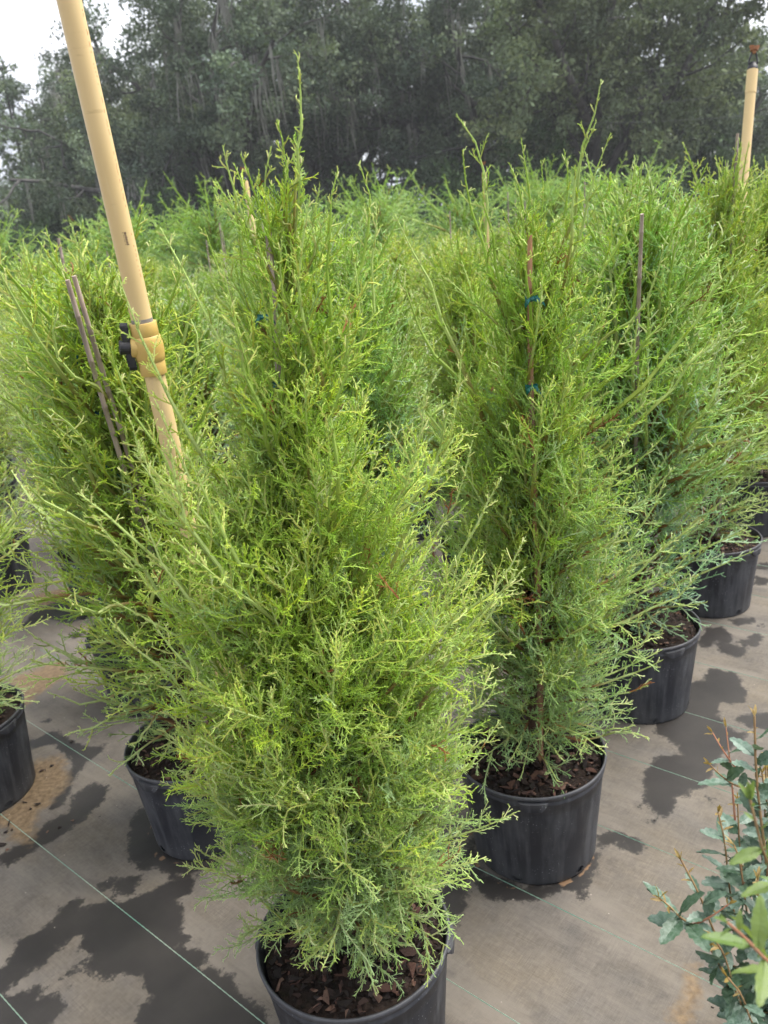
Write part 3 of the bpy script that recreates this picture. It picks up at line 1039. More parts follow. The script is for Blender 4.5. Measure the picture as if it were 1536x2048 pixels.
obj('crown', cedar_crown(21, (0.0, 0, 0.275), h_top, [(0, 0.10), (0.05, 0.21), (0.14, 0.29), (0.33, 0.305), (0.5, 0.235), (0.65, 0.16), (0.8, 0.12), (0.92, 0.09), (1, 0.06)],
                         nprim=190, whips=h_whips, elev=(20, 62), blue=0.28, sp2=0.019, sp3=0.0105, sp4=0.0047, l2k=0.95, tpow=1.2, thick=0.82, long_frac=0.25,
                         boughs=[(a_, rel(at_y(x_, y_, d_), c)) for a_, x_, y_, d_ in ((0.45, 262, 840, 1.12), (0.4, 268, 905, 1.08), (0.42, 310, 800, 1.1), (0.36, 318, 950, 1.02), (0.38, 335, 880, 1.0), (0.3, 285, 1030, 1.02),
                                 (0.3, 240, 1100, 1.08), (0.14, 330, 1420, 1.02), (0.1, 360, 1540, 1.02), (0.05, 430, 1680, 1.04), (0.2, 975, 1330, 1.12), (0.12, 965, 1480, 1.1), (0.07, 935, 1640, 1.12), (0.05, 900, 1720, 1.16), (0.5, 850, 780, 1.1))]), hero)
INNER = cedar_crown(24, (0, 0, 0.275), (-0.005, 0, 1.34), [(0, 0.08), (0.05, 0.19), (0.14, 0.265), (0.33, 0.285), (0.5, 0.23), (0.65, 0.15), (0.8, 0.09), (1, 0.03)], nprim=150, elev=(20, 66), blue=0.30,
                    sp2=0.021, sp3=0.0115, sp4=0.0052, thick=0.85, tpow=1.15, long_frac=0.12, name='inner_foliage')
for a_ in (0.0, 2.2):
    obj('inner_foliage', INNER, hero, (0.005, 0.0, 0.0), (0, 0, a_), (1.0, 1.0, 0.985))
obj('bamboo_stake', stake_mesh(rel(at_y(650, 1790, 1.15), c) * [1, 1, 0] + [0, 0, 0.24], rel(at_y(535, 465, 1.17), c), 0.0075), hero)
for (px, py, yy), m in zip(((557, 768, 1.15), (527, 634, 1.15), (640, 1445, 1.12)), TIES):
    obj('tie_tape', m, hero, rel(at_y(px, py, yy), c), scale=0.55)

# ---- the second cedar
c = POTS['second']
second = cedar_root(c, 'cedar with tan cane up its middle and two teal ties, right of the front cedar', CEDAR_GROUP)
add_pot(second, 12, R(-100), singles=230, mass=420)
s_top = rel(at_y(1062, 500, 1.69), c)
obj('trunk', trunk_mesh((0.005, 0.01, 0.255), s_top, 0.013, 2), second)
s_whips = [(0.86, rel(at_y(1203, 158, 1.66), c)), (0.84, rel(at_y(1193, 240, 1.64), c)), (0.8, rel(at_y(1222, 265, 1.66), c)), (0.84, rel(at_y(1042, 275, 1.68), c)), (0.85, rel(at_y(1018, 325, 1.66), c)),
           (0.82, rel(at_y(912, 228, 1.72), c)), (0.78, rel(at_y(925, 300, 1.66), c)), (0.74, rel(at_y(965, 345, 1.62), c)), (0.8, rel(at_y(1270, 330, 1.66), c)), (0.76, rel(at_y(1285, 325, 1.7), c)), (0.9, rel(at_y(1128, 300, 1.68), c)), (0.9, rel(at_y(1082, 320, 1.7), c)),
           (0.62, rel(at_y(1530, 475, 1.72), c)), (0.55, rel(at_y(1485, 630, 1.7), c)), (0.6, rel(at_y(795, 530, 1.6), c)), (0.58, rel(at_y(790, 430, 1.65), c)), (0.5, rel(at_y(1330, 870, 1.62), c)),
           (0.4, rel(at_y(1350, 935, 1.6), c)), (0.3, rel(at_y(1400, 1040, 1.64), c)), (0.26, rel(at_y(1375, 1110, 1.62), c)), (0.22, rel(at_y(1395, 1150, 1.6), c)), (0.12, rel(at_y(1325, 1320, 1.58), c)), (0.05, rel(at_y(1298, 1480, 1.56), c)),
           (0.66, rel(at_y(1390, 560, 1.66), c)), (0.7, rel(at_y(1330, 480, 1.6), c)), (0.5, rel(at_y(830, 760, 1.62), c))]
obj('crown', cedar_crown(22, (0.005, 0.01, 0.275), s_top, [(0, 0.16), (0.06, 0.25), (0.2, 0.30), (0.35, 0.295), (0.5, 0.25), (0.65, 0.20), (0.8, 0.13), (0.92, 0.07), (1, 0.04)],
                         nprim=165, whips=s_whips, elev=(8, 70), blue=0.5, tpow=1.08, long_frac=0.3, sp2=0.023, sp3=0.0118, sp4=0.0064, thick=1.0, tint=(0.93, 0.98, 1.0),
                         boughs=[(a_, rel(at_y(x_, y_, d_), c)) for a_, x_, y_, d_ in ((0.34, 1330, 960, 1.62), (0.28, 1350, 1070, 1.6), (0.24, 1345, 1150, 1.62), (0.15, 1325, 1260, 1.6), (0.1, 1295, 1370, 1.58), (0.06, 1270, 1450, 1.58),
                                 (0.55, 1300, 760, 1.66), (0.62, 1270, 640, 1.64), (0.5, 900, 800, 1.62), (0.62, 930, 620, 1.64))]), second)
obj('inner_foliage', INNER, second, (0.03, 0.05, 0.0), (0, 0, 4.0), (0.95, 0.95, 0.96))
obj('bamboo_stake', stake_mesh(rel(on_ground(1080, 1527, 0.262), c), rel(at_y(1060, 470, 1.645), c), 0.0085, M_BAMBOO2), second)
for (px, py, yy), m in zip(((1063, 598, 1.61), (1063, 775, 1.61)), TIES[1:]):
    obj('tie_tape', m, second, rel(at_y(px, py, yy), c), scale=0.8)


# ---- the shared bodies of the other cedars
def cedar_kind(seed, nprim, sp2, sp3, sp4, thick, top=1.55, s4=True, blue=0.3, tint=(1, 1, 1), wide=1.0, full=1.0):
    rng = np.random.default_rng(seed)
    tp = np.array([rng.normal(0, 0.03), rng.normal(0, 0.03), top])
    wh = []
    for k in range(34):
        a = rng.uniform(0, 6.28)
        t_ = rng.uniform(0.35, 0.95)
        rr = lerp(0.34, 0.06, (t_ - 0.3) / 0.65) * rng.uniform(0.9, 1.35)
        zz = 0.275 + (top - 0.275) * t_ + rng.uniform(0.12, 0.4)
        wh.append((t_, np.array([rr * math.cos(a), rr * math.sin(a), min(zz, top + 0.32 * rng.uniform(0.6, 1))])))
    me = cedar_crown(seed, (0, 0, 0.275), tp, [(0, 0.12), (0.06, 0.2 * wide), (0.2, 0.27 * wide), (0.4, 0.29 * wide), (0.55, 0.25 * wide), (0.7, 0.2 * wide), (0.85, 0.15), (1, 0.07)],
                     nprim=nprim, whips=wh, elev=(16, 72), blue=blue, long_frac=0.35, sp2=sp2, sp3=sp3, sp4=sp4, thick=thick, tint=tint, s4=s4, full=full)
    return me, trunk_mesh((0, 0, 0.255), tp, 0.012, seed)


MID = [cedar_kind(31, 125, 0.029, 0.0155, 0.0088, 1.25), cedar_kind(32, 125, 0.029, 0.0155, 0.0088, 1.25, 1.5, blue=0.45, tint=(0.9, 1.02, 1.5))]
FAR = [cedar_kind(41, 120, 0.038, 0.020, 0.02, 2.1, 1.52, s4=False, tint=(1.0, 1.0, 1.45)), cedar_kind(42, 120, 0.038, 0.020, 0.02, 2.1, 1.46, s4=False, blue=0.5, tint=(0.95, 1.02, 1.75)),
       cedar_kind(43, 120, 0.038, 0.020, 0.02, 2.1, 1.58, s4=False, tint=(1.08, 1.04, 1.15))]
print('tris mid', [len(m[0].polygons) for m in MID], 'far', [len(m[0].polygons) for m in FAR], 'hero', [len(o.data.polygons) for o in hero.children if o.name.startswith('crown')])
FAR_STAKE = [stake_mesh((0.02, -0.015, 0.24), (0.03, -0.02, z), 0.0075) for z in (1.5, 1.62, 1.72)]


def place_cedar(loc, kind, label, seed, rz, sc=1.0, stake=None, ties=(), mass=70, group=CEDAR_GROUP, lug=0.3, wid=None, pot=True):
    r = cedar_root(loc, label, group)
    if pot:
        add_pot(r, seed, lug, 0, mass)
    cr = obj('crown', kind[0], r, rot=(0, 0, rz), scale=(wid or sc, wid or sc, sc))
    tr = obj('trunk', kind[1], r, rot=(0, 0, rz), scale=(wid or sc, wid or sc, sc))
    if mass:
        obj('inner_foliage', kind[0], r, rot=(0, 0, rz + 2.3), scale=((wid or sc) * 0.93, (wid or sc) * 0.93, sc * 0.95))
    if stake is not None:
        obj('bamboo_stake', stake, r)
    for p, m in ties:
        obj('tie_tape', m, r, p)
    return r


c = POTS['left']
left = place_cedar(c, MID[0], 'green cedar with two grey canes, behind the tall cream pipe with the valve', 13, 0.7, 0.93, None, (), 300, lug=R(-118), wid=1.2)
for (p0, p1) in (((0.03, 0.05, 0.24), rel(at_y(134, 560, 1.70), c)), ((0.05, 0.08, 0.24), rel(at_y(147, 552, 1.72), c))):
    obj('bamboo_stake', stake_mesh(p0, p1, 0.008), left)
for (px, py), m in zip(((172, 690), (203, 828), (217, 930)), TIES):
    obj('tie_tape', m, left, rel(at_y(px, py, 1.86), c))
# the loose low branches that reach out over the cloth
lb = []
c3_ = POTS['left']
low_tips = [(0.0, rel(at(40, 1250, 2.02), c3_)), (0.02, rel(at(130, 1470, 1.95), c3_)), (0.0, rel(at(95, 1385, 2.0), c3_)), (0.01, rel(at(260, 1490, 1.9), c3_)), (0.03, rel(at(110, 1300, 2.02), c3_))]
obj('low_branches', cedar_crown(37, (0, 0, 0.42), (0, 0, 0.8), [(0, 0.1), (1, 0.12)], nprim=3, whips=low_tips, sp2=0.032, sp3=0.016, sp4=0.008, thick=1.3, blue=0.9, full=0.75, name='low_branches'), left)

third = place_cedar(POTS['third'], MID[1], 'blue-green cedar third along the right-hand row, pot half hidden by foliage', 14, 2.1, 0.98, stake_mesh((0.0, 0.06, 0.24), rel(at_y(1283, 428, 1.97), POTS['third']), 0.0072), [((0.02, -0.03, 1.1), TIES[1])], 320, lug=R(-75), wid=1.2)
fourth = place_cedar(POTS['fourth'], MID[0], 'cedar whose pot shows its whole mulch top near the right edge', 15, 3.9, 0.97, FAR_STAKE[2], [((0.02, -0.03, 1.2), TIES[0])], 320, lug=R(-52))
edge = place_cedar((-1.36, 2.13), MID[0], 'cedar cut off by the left edge, pot side only partly in view', 16, 5.1, 0.86, FAR_STAKE[0], (), 160, lug=R(-20), wid=1.2)
backl = place_cedar((-0.93, 2.62), MID[1], 'cedar just behind the two-caned one, dark pot glimpsed through low branches', 17, 1.2, 0.93, FAR_STAKE[1], (), 160, lug=R(200))

# ---- the block behind, row by row
rng = np.random.default_rng(77)
rowd, perp = np.array([0.63, 0.777]), np.array([-0.777, 0.63])
taken = [POTS[k] for k in POTS] + [(-1.36, 2.13), (-0.93, 2.62)]


def project(p):
    d = np.asarray(p, float) - np.array([0, 0, EYE])
    z = d @ f_ax
    return 768 + F_PX * (d @ right_v) / z, 1024 - F_PX * (d @ up_v) / z


BLOCK = 'cedars massed in the block behind'
nblock = 0
pool = []
for j in range(0, 16):
    for i in range(-9, 16):
        sp = 0.775
        p = np.array(POTS['hero']) + rowd * (i * sp + (0.30 if j % 2 else 0.0) + 0.02 * j) + perp * 0.79 * j
        p = p + rng.normal(0, 0.035, 2)
        if p[1] < 1.2 or p[1] > 10.5 or min(np.hypot(p[0] - q[0], p[1] - q[1]) for q in taken) < 0.52:
            continue
        x0, y0 = project((p[0], p[1], 1.2))
        if x0 < -130 or x0 > 1660:
            continue
        if j == 0 and i < 4:
            continue
        pool.append((p, j, i))
for p, j, i in sorted(pool, key=lambda a: a[0][1]):
    dist = p[1]
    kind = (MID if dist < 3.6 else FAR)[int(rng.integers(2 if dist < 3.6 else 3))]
    zx = project((p[0], p[1], 1.3))[0]
    where = ('left of the tall leaning pipe' if zx < 250 else 'between the leaning pipe and the front cedar' if zx < 560 else
             'between the two front cedars' if zx < 960 else 'behind the second cedar' if zx < 1200 else 'right of the second cedar')
    lab = 'cedar in the ' + ('front rows' if dist < 4.2 else 'middle rows' if dist < 7 else 'farthest rows') + ' of the block, ' + where
    if j == 0:
        lab = 'cedar of the right-hand row beyond the mulch-topped pot, by the right edge'
    s_ = rng.uniform(0.86, 1.0) if dist < 3.6 else rng.uniform(0.76, 0.9)
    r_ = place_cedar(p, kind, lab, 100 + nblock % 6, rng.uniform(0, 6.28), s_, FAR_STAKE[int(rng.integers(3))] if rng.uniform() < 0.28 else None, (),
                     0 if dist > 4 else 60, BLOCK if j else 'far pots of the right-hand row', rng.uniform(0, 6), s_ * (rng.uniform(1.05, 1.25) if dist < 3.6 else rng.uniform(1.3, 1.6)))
    nblock += 1
print('block cedars', nblock)


# ------------------------------------------------------------------ irrigation risers
def pvc_material():
    N = Nodes('cream_pvc')
    v = N.coord('Object', (1, 1, 1))
    base = N.ramp(N.noise(v, 5, 3), [(0.3, (0.60, 0.435, 0.205)), (0.7, (0.67, 0.50, 0.25))])
    v2 = N.coord('Object', (30, 30, 1.2))
    c = N.mix(N.ramp(N.noise(v2, 3, 4), [(0.55, 0.0), (0.8, 0.35)]), base, (0.68, 0.55, 0.32))
    sp = N.n('TexVoronoi', Scale=22.0)
    N.l(v, sp.inputs['Vector'])
    dots = N.ramp(sp.outputs['Distance'], [(0.03, 1.0), (0.05, 0.0)])
    c = N.mix(N.math('MULTIPLY', dots, 0.5), c, (0.3, 0.2, 0.1))
    scr = N.ramp(N.noise(N.coord('Object', (12, 12, 60)), 1.5, 5), [(0.66, 0.0), (0.72, 0.35)])
    c = N.mix(scr, c, (0.40, 0.27, 0.12))
    N.set(Base_Color=c, Roughness=0.42, Specular_IOR_Level=0.4)
    return N.m


M_PVC = pvc_material()
M_PVCV = noisy_mat('yellowed_pvc', (0.50, 0.33, 0.09), (0.58, 0.41, 0.14), 12, 0.4, 0.4)
M_PRIMER = noisy_mat('grey_primer', (0.16, 0.15, 0.14), (0.3, 0.28, 0.25), 60, 0.6)
M_INK = noisy_mat('faded_ink', (0.16, 0.11, 0.07), (0.30, 0.21, 0.12), 200, 0.7)
M_REDINK = noisy_mat('red_ink', (0.45, 0.16, 0.08), (0.55, 0.25, 0.12), 200, 0.7)
M_ORANGE = noisy_mat('orange_nozzle', (0.22, 0.085, 0.035), (0.32, 0.14, 0.06), 60, 0.45)


def riser_root(base, label):
    r = bpy.data.objects.new('irrigation_riser', None)
    COL.objects.link(r)
    r.location = base
    tag(r, label, 'pipe', 'cream irrigation risers')
    return r


# the near riser with its shut-off valve
pm = at(284, 640, 1.60)
pt = at(138, 0, 1.37)
ax = (pt - pm) / np.linalg.norm(pt - pm)
foot = pm - ax * pm[2] / ax[2]
top_ = pm + ax * ((2.25 - pm[2]) / ax[2])
riser = riser_root(tuple(foot), 'tall leaning cream pipe with black-handled valve at the upper left')
PR = 0.0211
loc_ = lambda p: np.asarray(p) - foot
vc = at(298, 694, 1.622)
vc = foot + ax * ((vc - foot) @ ax)
obj('pipe', Bag().capped([loc_(foot + ax * 0.002), loc_(vc - ax * 0.03)], PR, 32).mesh('pipe', M_PVC, True), riser)
obj('pipe', Bag().capped([loc_(vc + ax * 0.03), loc_(top_)], PR, 32).mesh('pipe', M_PVC, True), riser)
sd_ = norm(np.cross(ax, f_ax))               # to the left or right of the pipe as the camera stands
if sd_ @ right_v > 0:
    sd_ = -sd_
sd_ = norm(sd_ * 0.93 - f_ax * 0.36)
fr_ = np.cross(ax, sd_)
bv = Bag()
for prof in ([(-0.056, 0.0262), (-0.0545, 0.0268), (-0.030, 0.0272), (-0.0285, 0.0266)], [(-0.029, 0.0272), (-0.0275, 0.0285), (-0.018, 0.0300), (-0.006, 0.0312), (0.006, 0.0312), (0.016, 0.0300), (0.0225, 0.0282), (0.0235, 0.0272)],
             [(0.023, 0.0268), (0.0245, 0.0274), (0.049, 0.0270), (0.0505, 0.0262)]):
    bv.capped([loc_(vc + ax * h) for h, r_ in prof], np.array([r_ for h, r_ in prof]), 40)
body = obj('valve_body', bv.mesh('valve_body', M_PVCV, True), riser)
obj('stem_boss', Bag().capped([loc_(vc + sd_ * 0.018), loc_(vc + sd_ * 0.033), loc_(vc + sd_ * 0.035)], [0.0225, 0.0205, 0.017], 24).mesh('stem_boss', M_PVCV, True), body)
obj('primer_band', Bag().capped([loc_(vc + ax * 0.0505), loc_(vc + ax * 0.058)], [0.0214, 0.02145], 32).mesh('primer_band', M_PRIMER, True), riser)
hb = Bag()
hb.capped([loc_(vc + sd_ * 0.034), loc_(vc + sd_ * 0.055), loc_(vc + sd_ * 0.0565)], [0.0145, 0.0145, 0.0125], 20)
Rm = np.column_stack([ax, fr_, sd_])
for sgn, ln in ((1, 0.0165), (-1, 0.0155)):
    hb.box(loc_(vc + sd_ * 0.0385 + ax * sgn * (0.010 + ln)), (ln, 0.0085, 0.0075), Rm)
    hb.capped([loc_(vc + sd_ * 0.0315 + ax * sgn * (0.008 + 2 * ln)), loc_(vc + sd_ * 0.0455 + ax * sgn * (0.008 + 2 * ln))], 0.0086, 14)
    for k in range(5):
        hb.box(loc_(vc + sd_ * 0.0465 + ax * sgn * (0.018 + k * 0.005)), (0.0012, 0.0075, 0.0012), Rm)
obj('handle', hb.mesh('handle', M_BLACK, False), riser)


def on_pipe(px, py):
    """angle and height on the pipe for a mark seen at a pixel"""
    d = norm(at(px, py, 1.0) - np.array([0, 0, EYE]))
    o = np.array([0, 0, EYE])
    w = o - foot
    dp, wp = d - ax * (d @ ax), w - ax * (w @ ax)
    A_, B_, C_ = dp @ dp, 2 * dp @ wp, wp @ wp - PR ** 2
    t = (-B_ - math.sqrt(max(B_ * B_ - 4 * A_ * C_, 0))) / (2 * A_)
    p = o + d * t
    return p, norm(wp + dp * t)


def strokes(marks, mat, name, th=0.00025):
    b = Bag()
    for px, py, half_l, half_w in marks:
        p, n = on_pipe(px, py)
        b.box(loc_(p), (half_l, half_w, th), np.column_stack([ax, np.cross(n, ax), n]))
    return b.mesh(name, mat)


rngp = np.random.default_rng(3)
mk = []
for k, f_ in enumerate(np.linspace(0, 1, 9)):
    x, y = lerp(249.5, 255.5, f_), lerp(465, 488, f_)
    mk.append((x, y, 0.0008 + 0.0006 * (k % 2), 0.0020))
    if k % 3 != 1:
        mk.append((x - 4.0, y + 0.6, 0.0006, 0.0009))
    if k in (0, 3, 8):
        mk.append((x + 0.6, y + 1.2, 0.0010, 0.0024))
o_ = obj('printed_mark', strokes(mk, M_INK, 'printed_mark'), riser)
mk = []
for py in np.arange(20, 600, 4.0):
    if rngp.uniform() < (0.55 if 200 < py < 430 else 0.3):
        xr = np.interp(py, [0, 640], [165, 306]) - rngp.uniform(4.0, 6.0)
        mk.append((xr, py, rngp.uniform(0.0006, 0.0013), 0.0007))
o_ = obj('printed_dots', strokes(mk, M_REDINK, 'printed_dots'), riser)
o_['kind'] = 'stuff'


def small_riser(px0, py0, px1, py1, depth, rad, label):
    a, b = at(px0, py0, depth), at(px1, py1, depth * 1.02)
    d = norm(a - b)
    ft = a - d * a[2] / d[2]
    r = riser_root(tuple(ft), label)
    H_ = np.linalg.norm(a - ft)
    lc = lambda h, off=(0, 0, 0): d * h + np.asarray(off)
    k = rad / 0.0165
    obj('pipe', Bag().capped([lc(0.002), lc(H_)], rad, 20).mesh('pipe', M_PVC, True), r)
    obj('pipe_sleeve', Bag().capped([lc(H_ - 0.075 * k), lc(H_ - 0.001)], rad * 1.07, 20).mesh('pipe_sleeve', M_PVC, True), r)
    obj('adapter', Bag().capped([lc(H_), lc(H_ + 0.012 * k), lc(H_ + 0.014 * k), lc(H_ + 0.024 * k)], np.array([0.0165, 0.0165, 0.011, 0.010]) * k, 16).mesh('adapter', M_BLACK, True), r)
    br = Bag()
    for sx in (-1, 1):
        br.tube([lc(H_ + 0.018 * k, right_v * sx * 0.014 * k), lc(H_ + 0.034 * k, right_v * sx * 0.013 * k), lc(H_ + 0.056 * k, right_v * sx * 0.006 * k)], 0.0028 * k, 6)
    br.box(lc(H_ + 0.020 * k), (0.016 * k, 0.004 * k, 0.003 * k))
    sp_ = obj('sprinkler_bridge', br.mesh('sprinkler_bridge', M_BLACK), r)
    nz = Bag().capped([lc(H_ + 0.052 * k), lc(H_ + 0.060 * k), lc(H_ + 0.0605 * k), lc(H_ + 0.072 * k)], np.array([0.006, 0.008, 0.012, 0.0145]) * k, 12)
    for sx in (-1, 1):
        nz.box(lc(H_ + 0.074 * k, right_v * sx * 0.010 * k), (0.006 * k, 0.003 * k, 0.004 * k))
    obj('nozzle', nz.mesh('nozzle', M_ORANGE), r)
    return r


small_riser(1505, 140, 1481, 425, 3.15, 0.0195, 'cream pipe topped by an orange-capped sprinkler at the upper right edge')
small_riser(490, 362, 512, 490, 6.3, 0.0215, 'cream pipe with sprinkler showing left of the front cedar top')
small_riser(968, 345, 972, 430, 7.3, 0.0195, 'short-looking cream pipe rising between the two cedar tops')


# ------------------------------------------------------------------ toothed-leaf shrub, lower right
def leaf_mesh(name, mat, n=11, width=0.40, teeth=0.034, curl=0.16, fold=0.22, seed=0, wav=0.010):
    """unit-long blade along +x with spiny margin, folded on the midrib"""
    rng = np.random.default_rng(seed)
    u = np.linspace(0, 1, n)
    w = width * 0.5 * np.sin(math.pi * u ** 0.85) ** 0.8
    w[0], w[-1] = 0.012, 0.0
    V, Fq = [], []
    for sgn in (1, -1):
        base = len(V)
        for k in range(n):
            tooth = teeth * (1 if k % 2 else -0.15) if 0 < k < n - 1 else 0
            x = u[k] + (0.02 if k % 2 else 0)
            y = w[k] + tooth
            zc = -curl * (u[k] - 0.4) ** 2 + wav * math.sin(k * 1.7 + seed)
            V.append((u[k], 0.0, -curl * (u[k] - 0.4) ** 2))
            V.append((x, sgn * y * 0.55, zc + fold * y * 0.45))
            V.append((x, sgn * y, zc + fold * y + rng.normal(0, 0.012)))
        for k in range(n - 1):
            a = base + 3 * k
            for s in (0, 1):
                q = [a + s, a + s + 3, a + s + 4, a + s + 1]
                Fq.append(q if sgn < 0 else q[::-1])
    # petiole
    b = Bag().add(np.array(V), np.array(Fq))
    b.tube([[-0.10, 0, -0.01], [0.0, 0, 0.0], [0.35, 0, 0.002], [0.85, 0, -curl * 0.18]], [0.016, 0.014, 0.010, 0.004], 4)
    return b.mesh(name, mat, True)


def leaf_material(name, c0, c1, trans, rough, bloom):
    N = Nodes(name)
    v = N.coord('Object')
    g = N.n('ObjectInfo')
    col = N.mix(g.outputs['Random'], c0, c1)
    f = N.noise(v, 7, 4)
    col = N.mix(N.ramp(f, [(0.42, 0.0), (0.65, bloom)]), col, (0.21, 0.27, 0.225))
    N.set(Base_Color=col, Roughness=rough, Specular_IOR_Level=0.45)
    N.bump(N.noise(v, 18, 3), 0.15, 0.02)
    tr = N.n('BsdfTranslucent')
    N.l(N.mix(1.0, col, (1.2, 1.2, 0.5), 'MULTIPLY'), tr.inputs['Color'])
    mx = N.n('MixShader')
    mx.inputs[0].default_value = trans
    N.l(N.b.outputs[0], mx.inputs[1])
    N.l(tr.outputs[0], mx.inputs[2])
    N.l(mx.outputs[0], N.out.inputs['Surface'])
    return N.m


M_LOLD = leaf_material('old_leaf', (0.055, 0.105, 0.065), (0.10, 0.165, 0.12), 0.12, 0.33, 0.5)
M_LDARK = leaf_material('dark_leaf', (0.03, 0.07, 0.035), (0.055, 0.10, 0.06), 0.15, 0.4, 0.25)
M_LNEW = leaf_material('new_leaf', (0.11, 0.19, 0.035), (0.17, 0.24, 0.06), 0.38, 0.45, 0.1)
M_LBUD = leaf_material('bud_leaf', (0.26, 0.18, 0.045), (0.32, 0.22, 0.09), 0.35, 0.5, 0.1)
LEAF = {'old': [leaf_mesh('leaf', M_LOLD, seed=s) for s in (1, 2, 3)], 'dark': [leaf_mesh('leaf', M_LDARK, seed=s, curl=0.2) for s in (4, 5)],
        'new': [leaf_mesh('leaf', M_LNEW, seed=s, teeth=0.02, width=0.3) for s in (6, 7)], 'bud': [leaf_mesh('leaf', M_LBUD, seed=s, teeth=0.012, width=0.24) for s in (8, 9)]}
M_STEM = noisy_mat('shrub_stem', (0.16, 0.09, 0.045), (0.30, 0.20, 0.09), 40, 0.7)
M_REDSTEM = noisy_mat('young_red_stem', (0.30, 0.12, 0.07), (0.42, 0.22, 0.13), 40, 0.6)
SB = np.array([0.745, 0.93, 0.0])
shrub = bpy.data.objects.new('potted_shrub', None)
COL.objects.link(shrub)
shrub.location = tuple(SB)
tag(shrub, 'grey-green shrub with small spiny leaves and yellow shoots at the lower right', 'shrub')
add_pot(shrub, 55, 0.4, 0, 60)
rs = np.random.default_rng(9)


def put_leaf(p, d, size, kind, droop=0.0):
    d = norm(np.asarray(d, float) + np.array([0, 0, -droop]))
    up = np.array([0, 0, 1.0]) + rs.normal(0, 0.42, 3)
    y = norm(np.cross(up, d))
    z = np.cross(d, y)
    m = Matrix.Identity(4)
    for i in range(3):
        m[i][0], m[i][1], m[i][2], m[i][3] = d[i] * size, y[i] * size, z[i] * size, p[i] - SB[i]
    o = obj('leaf', LEAF[kind][int(rs.integers(len(LEAF[kind])))], shrub)
    o.matrix_local = m
    return o


def stem(points, r0, leafy=(0.2, 1.0), step=0.016, size=0.040, tipnew=0.18, mix=('old', 'dark'), red=False, pold=0.6):
    P = np.array(points, float)
    # smooth the polyline
    for _ in range(2):
        Q = [P[0]]
        for a, b in zip(P[:-1], P[1:]):
            Q += [a * 0.75 + b * 0.25, a * 0.25 + b * 0.75]
        Q.append(P[-1])
        P = np.array(Q)
    seg = np.linalg.norm(np.diff(P, axis=0), axis=1)
    Ls = np.concatenate([[0], np.cumsum(seg)])
    tot = Ls[-1]
    obj('stem', Bag().capped(P - SB, lerp(r0, r0 * 0.45, Ls / tot), 7).mesh('stem', M_REDSTEM if red else M_STEM, True), shrub)
    x = leafy[0] * tot
    k = 0
    ph = rs.uniform(0, 6.28)
    while x < leafy[1] * tot:
        i = min(np.searchsorted(Ls, x, 'right') - 1, len(seg) - 1)
        f = (x - Ls[i]) / seg[i]
        p = P[i] * (1 - f) + P[i + 1] * f
        t = norm(P[i + 1] - P[i])
        d = side_dir(t[None], np.array([rs.uniform(0.85, 1.25)]), np.array([ph + k * 2.4 + rs.normal(0, 0.3)]))[0]
        u = x / tot
        if u > 1 - tipnew and tot - x < 0.03:
            kd, sz = ('bud' if mix[0] != 'new' else 'new'), size * rs.uniform(0.22, 0.42)
            st = step * 0.6
        else:
            kd, sz = (mix[0] if rs.uniform() < pold else mix[1]), size * rs.uniform(0.7, 1.2)
            st = step
        put_leaf(p, d, sz, kd, rs.uniform(-0.1, 0.35))
        x += st * rs.uniform(0.75, 1.25)
        k += 1
    for k in range(3):
        put_leaf(P[-1], norm(P[-1] - P[-3]) + rs.normal(0, 0.35, 3), size * rs.uniform(0.25, 0.45), 'bud' if mix[0] != 'new' else 'new', 0)


hub = SB + [0, 0, 0.29]
A = lambda x, y, d: at(x, y, d)
stem([hub, A(1552, 1900, 1.06), A(1530, 1700, 1.03), A(1512, 1560, 1.02), A(1509, 1432, 1.02)], 0.0032, (0.30, 0.98), 0.0105, 0.038)
stem([hub + [-.02, -.01, 0], A(1475, 1960, 1.02), A(1430, 1870, 0.98), A(1400, 1790, 0.97), A(1362, 1720, 0.97)], 0.0026, (0.35, 1.0), 0.016, 0.036)
stem([A(1390, 1853, 0.975), A(1360, 1835, 0.96), A(1342, 1815, 0.955), A(1318, 1795, 0.95)], 0.0018, (0.1, 1.0), 0.0085, 0.044, 0.3)
stem([A(1386, 1850, 0.975), A(1420, 1835, 0.96), A(1458, 1808, 0.95)], 0.0016, (0.2, 1.0), 0.014, 0.03, 0.4, red=True)
stem([A(1508, 1580, 1.02), A(1470, 1572, 1.01), A(1440, 1550, 1.0), A(1418, 1528, 0.99)], 0.0016, (0.2, 1.0), 0.016, 0.036, 0.55)
stem([A(1475, 1540, 1.04), A(1450, 1508, 1.04), A(1425, 1465, 1.05)], 0.0015, (0.3, 1.0), 0.018, 0.03, 0.5, red=True)
stem([A(1470, 1640, 1.06), A(1462, 1540, 1.06), A(1452, 1455, 1.07)], 0.0015, (0.2, 1.0), 0.018, 0.034, 0.4, red=True)
stem([hub, A(1480, 1880, 1.04), A(1458, 1780, 1.02), A(1450, 1680, 1.0), A(1436, 1625, 1.0)], 0.0024, (0.3, 1.0), 0.009, 0.036)
stem([hub, A(1505, 1900, 1.0), A(1490, 1800, 0.98), A(1480, 1720, 0.97), A(1468, 1690, 0.97)], 0.0024, (0.25, 1.0), 0.009, 0.036)
stem([hub, A(1540, 1980, 1.0), A(1520, 1850, 0.96), A(1515, 1760, 0.95)], 0.0024, (0.2, 1.0), 0.009, 0.037)
stem([hub, A(1470, 2010, 1.0), A(1440, 1930, 0.97), A(1415, 1890, 0.95)], 0.0022, (0.3, 1.0), 0.0085, 0.036)
stem([hub, A(1500, 1830, 1.08), A(1480, 1720, 1.08), A(1475, 1600, 1.08)], 0.0022, (0.3, 1.0), 0.0085, 0.036)
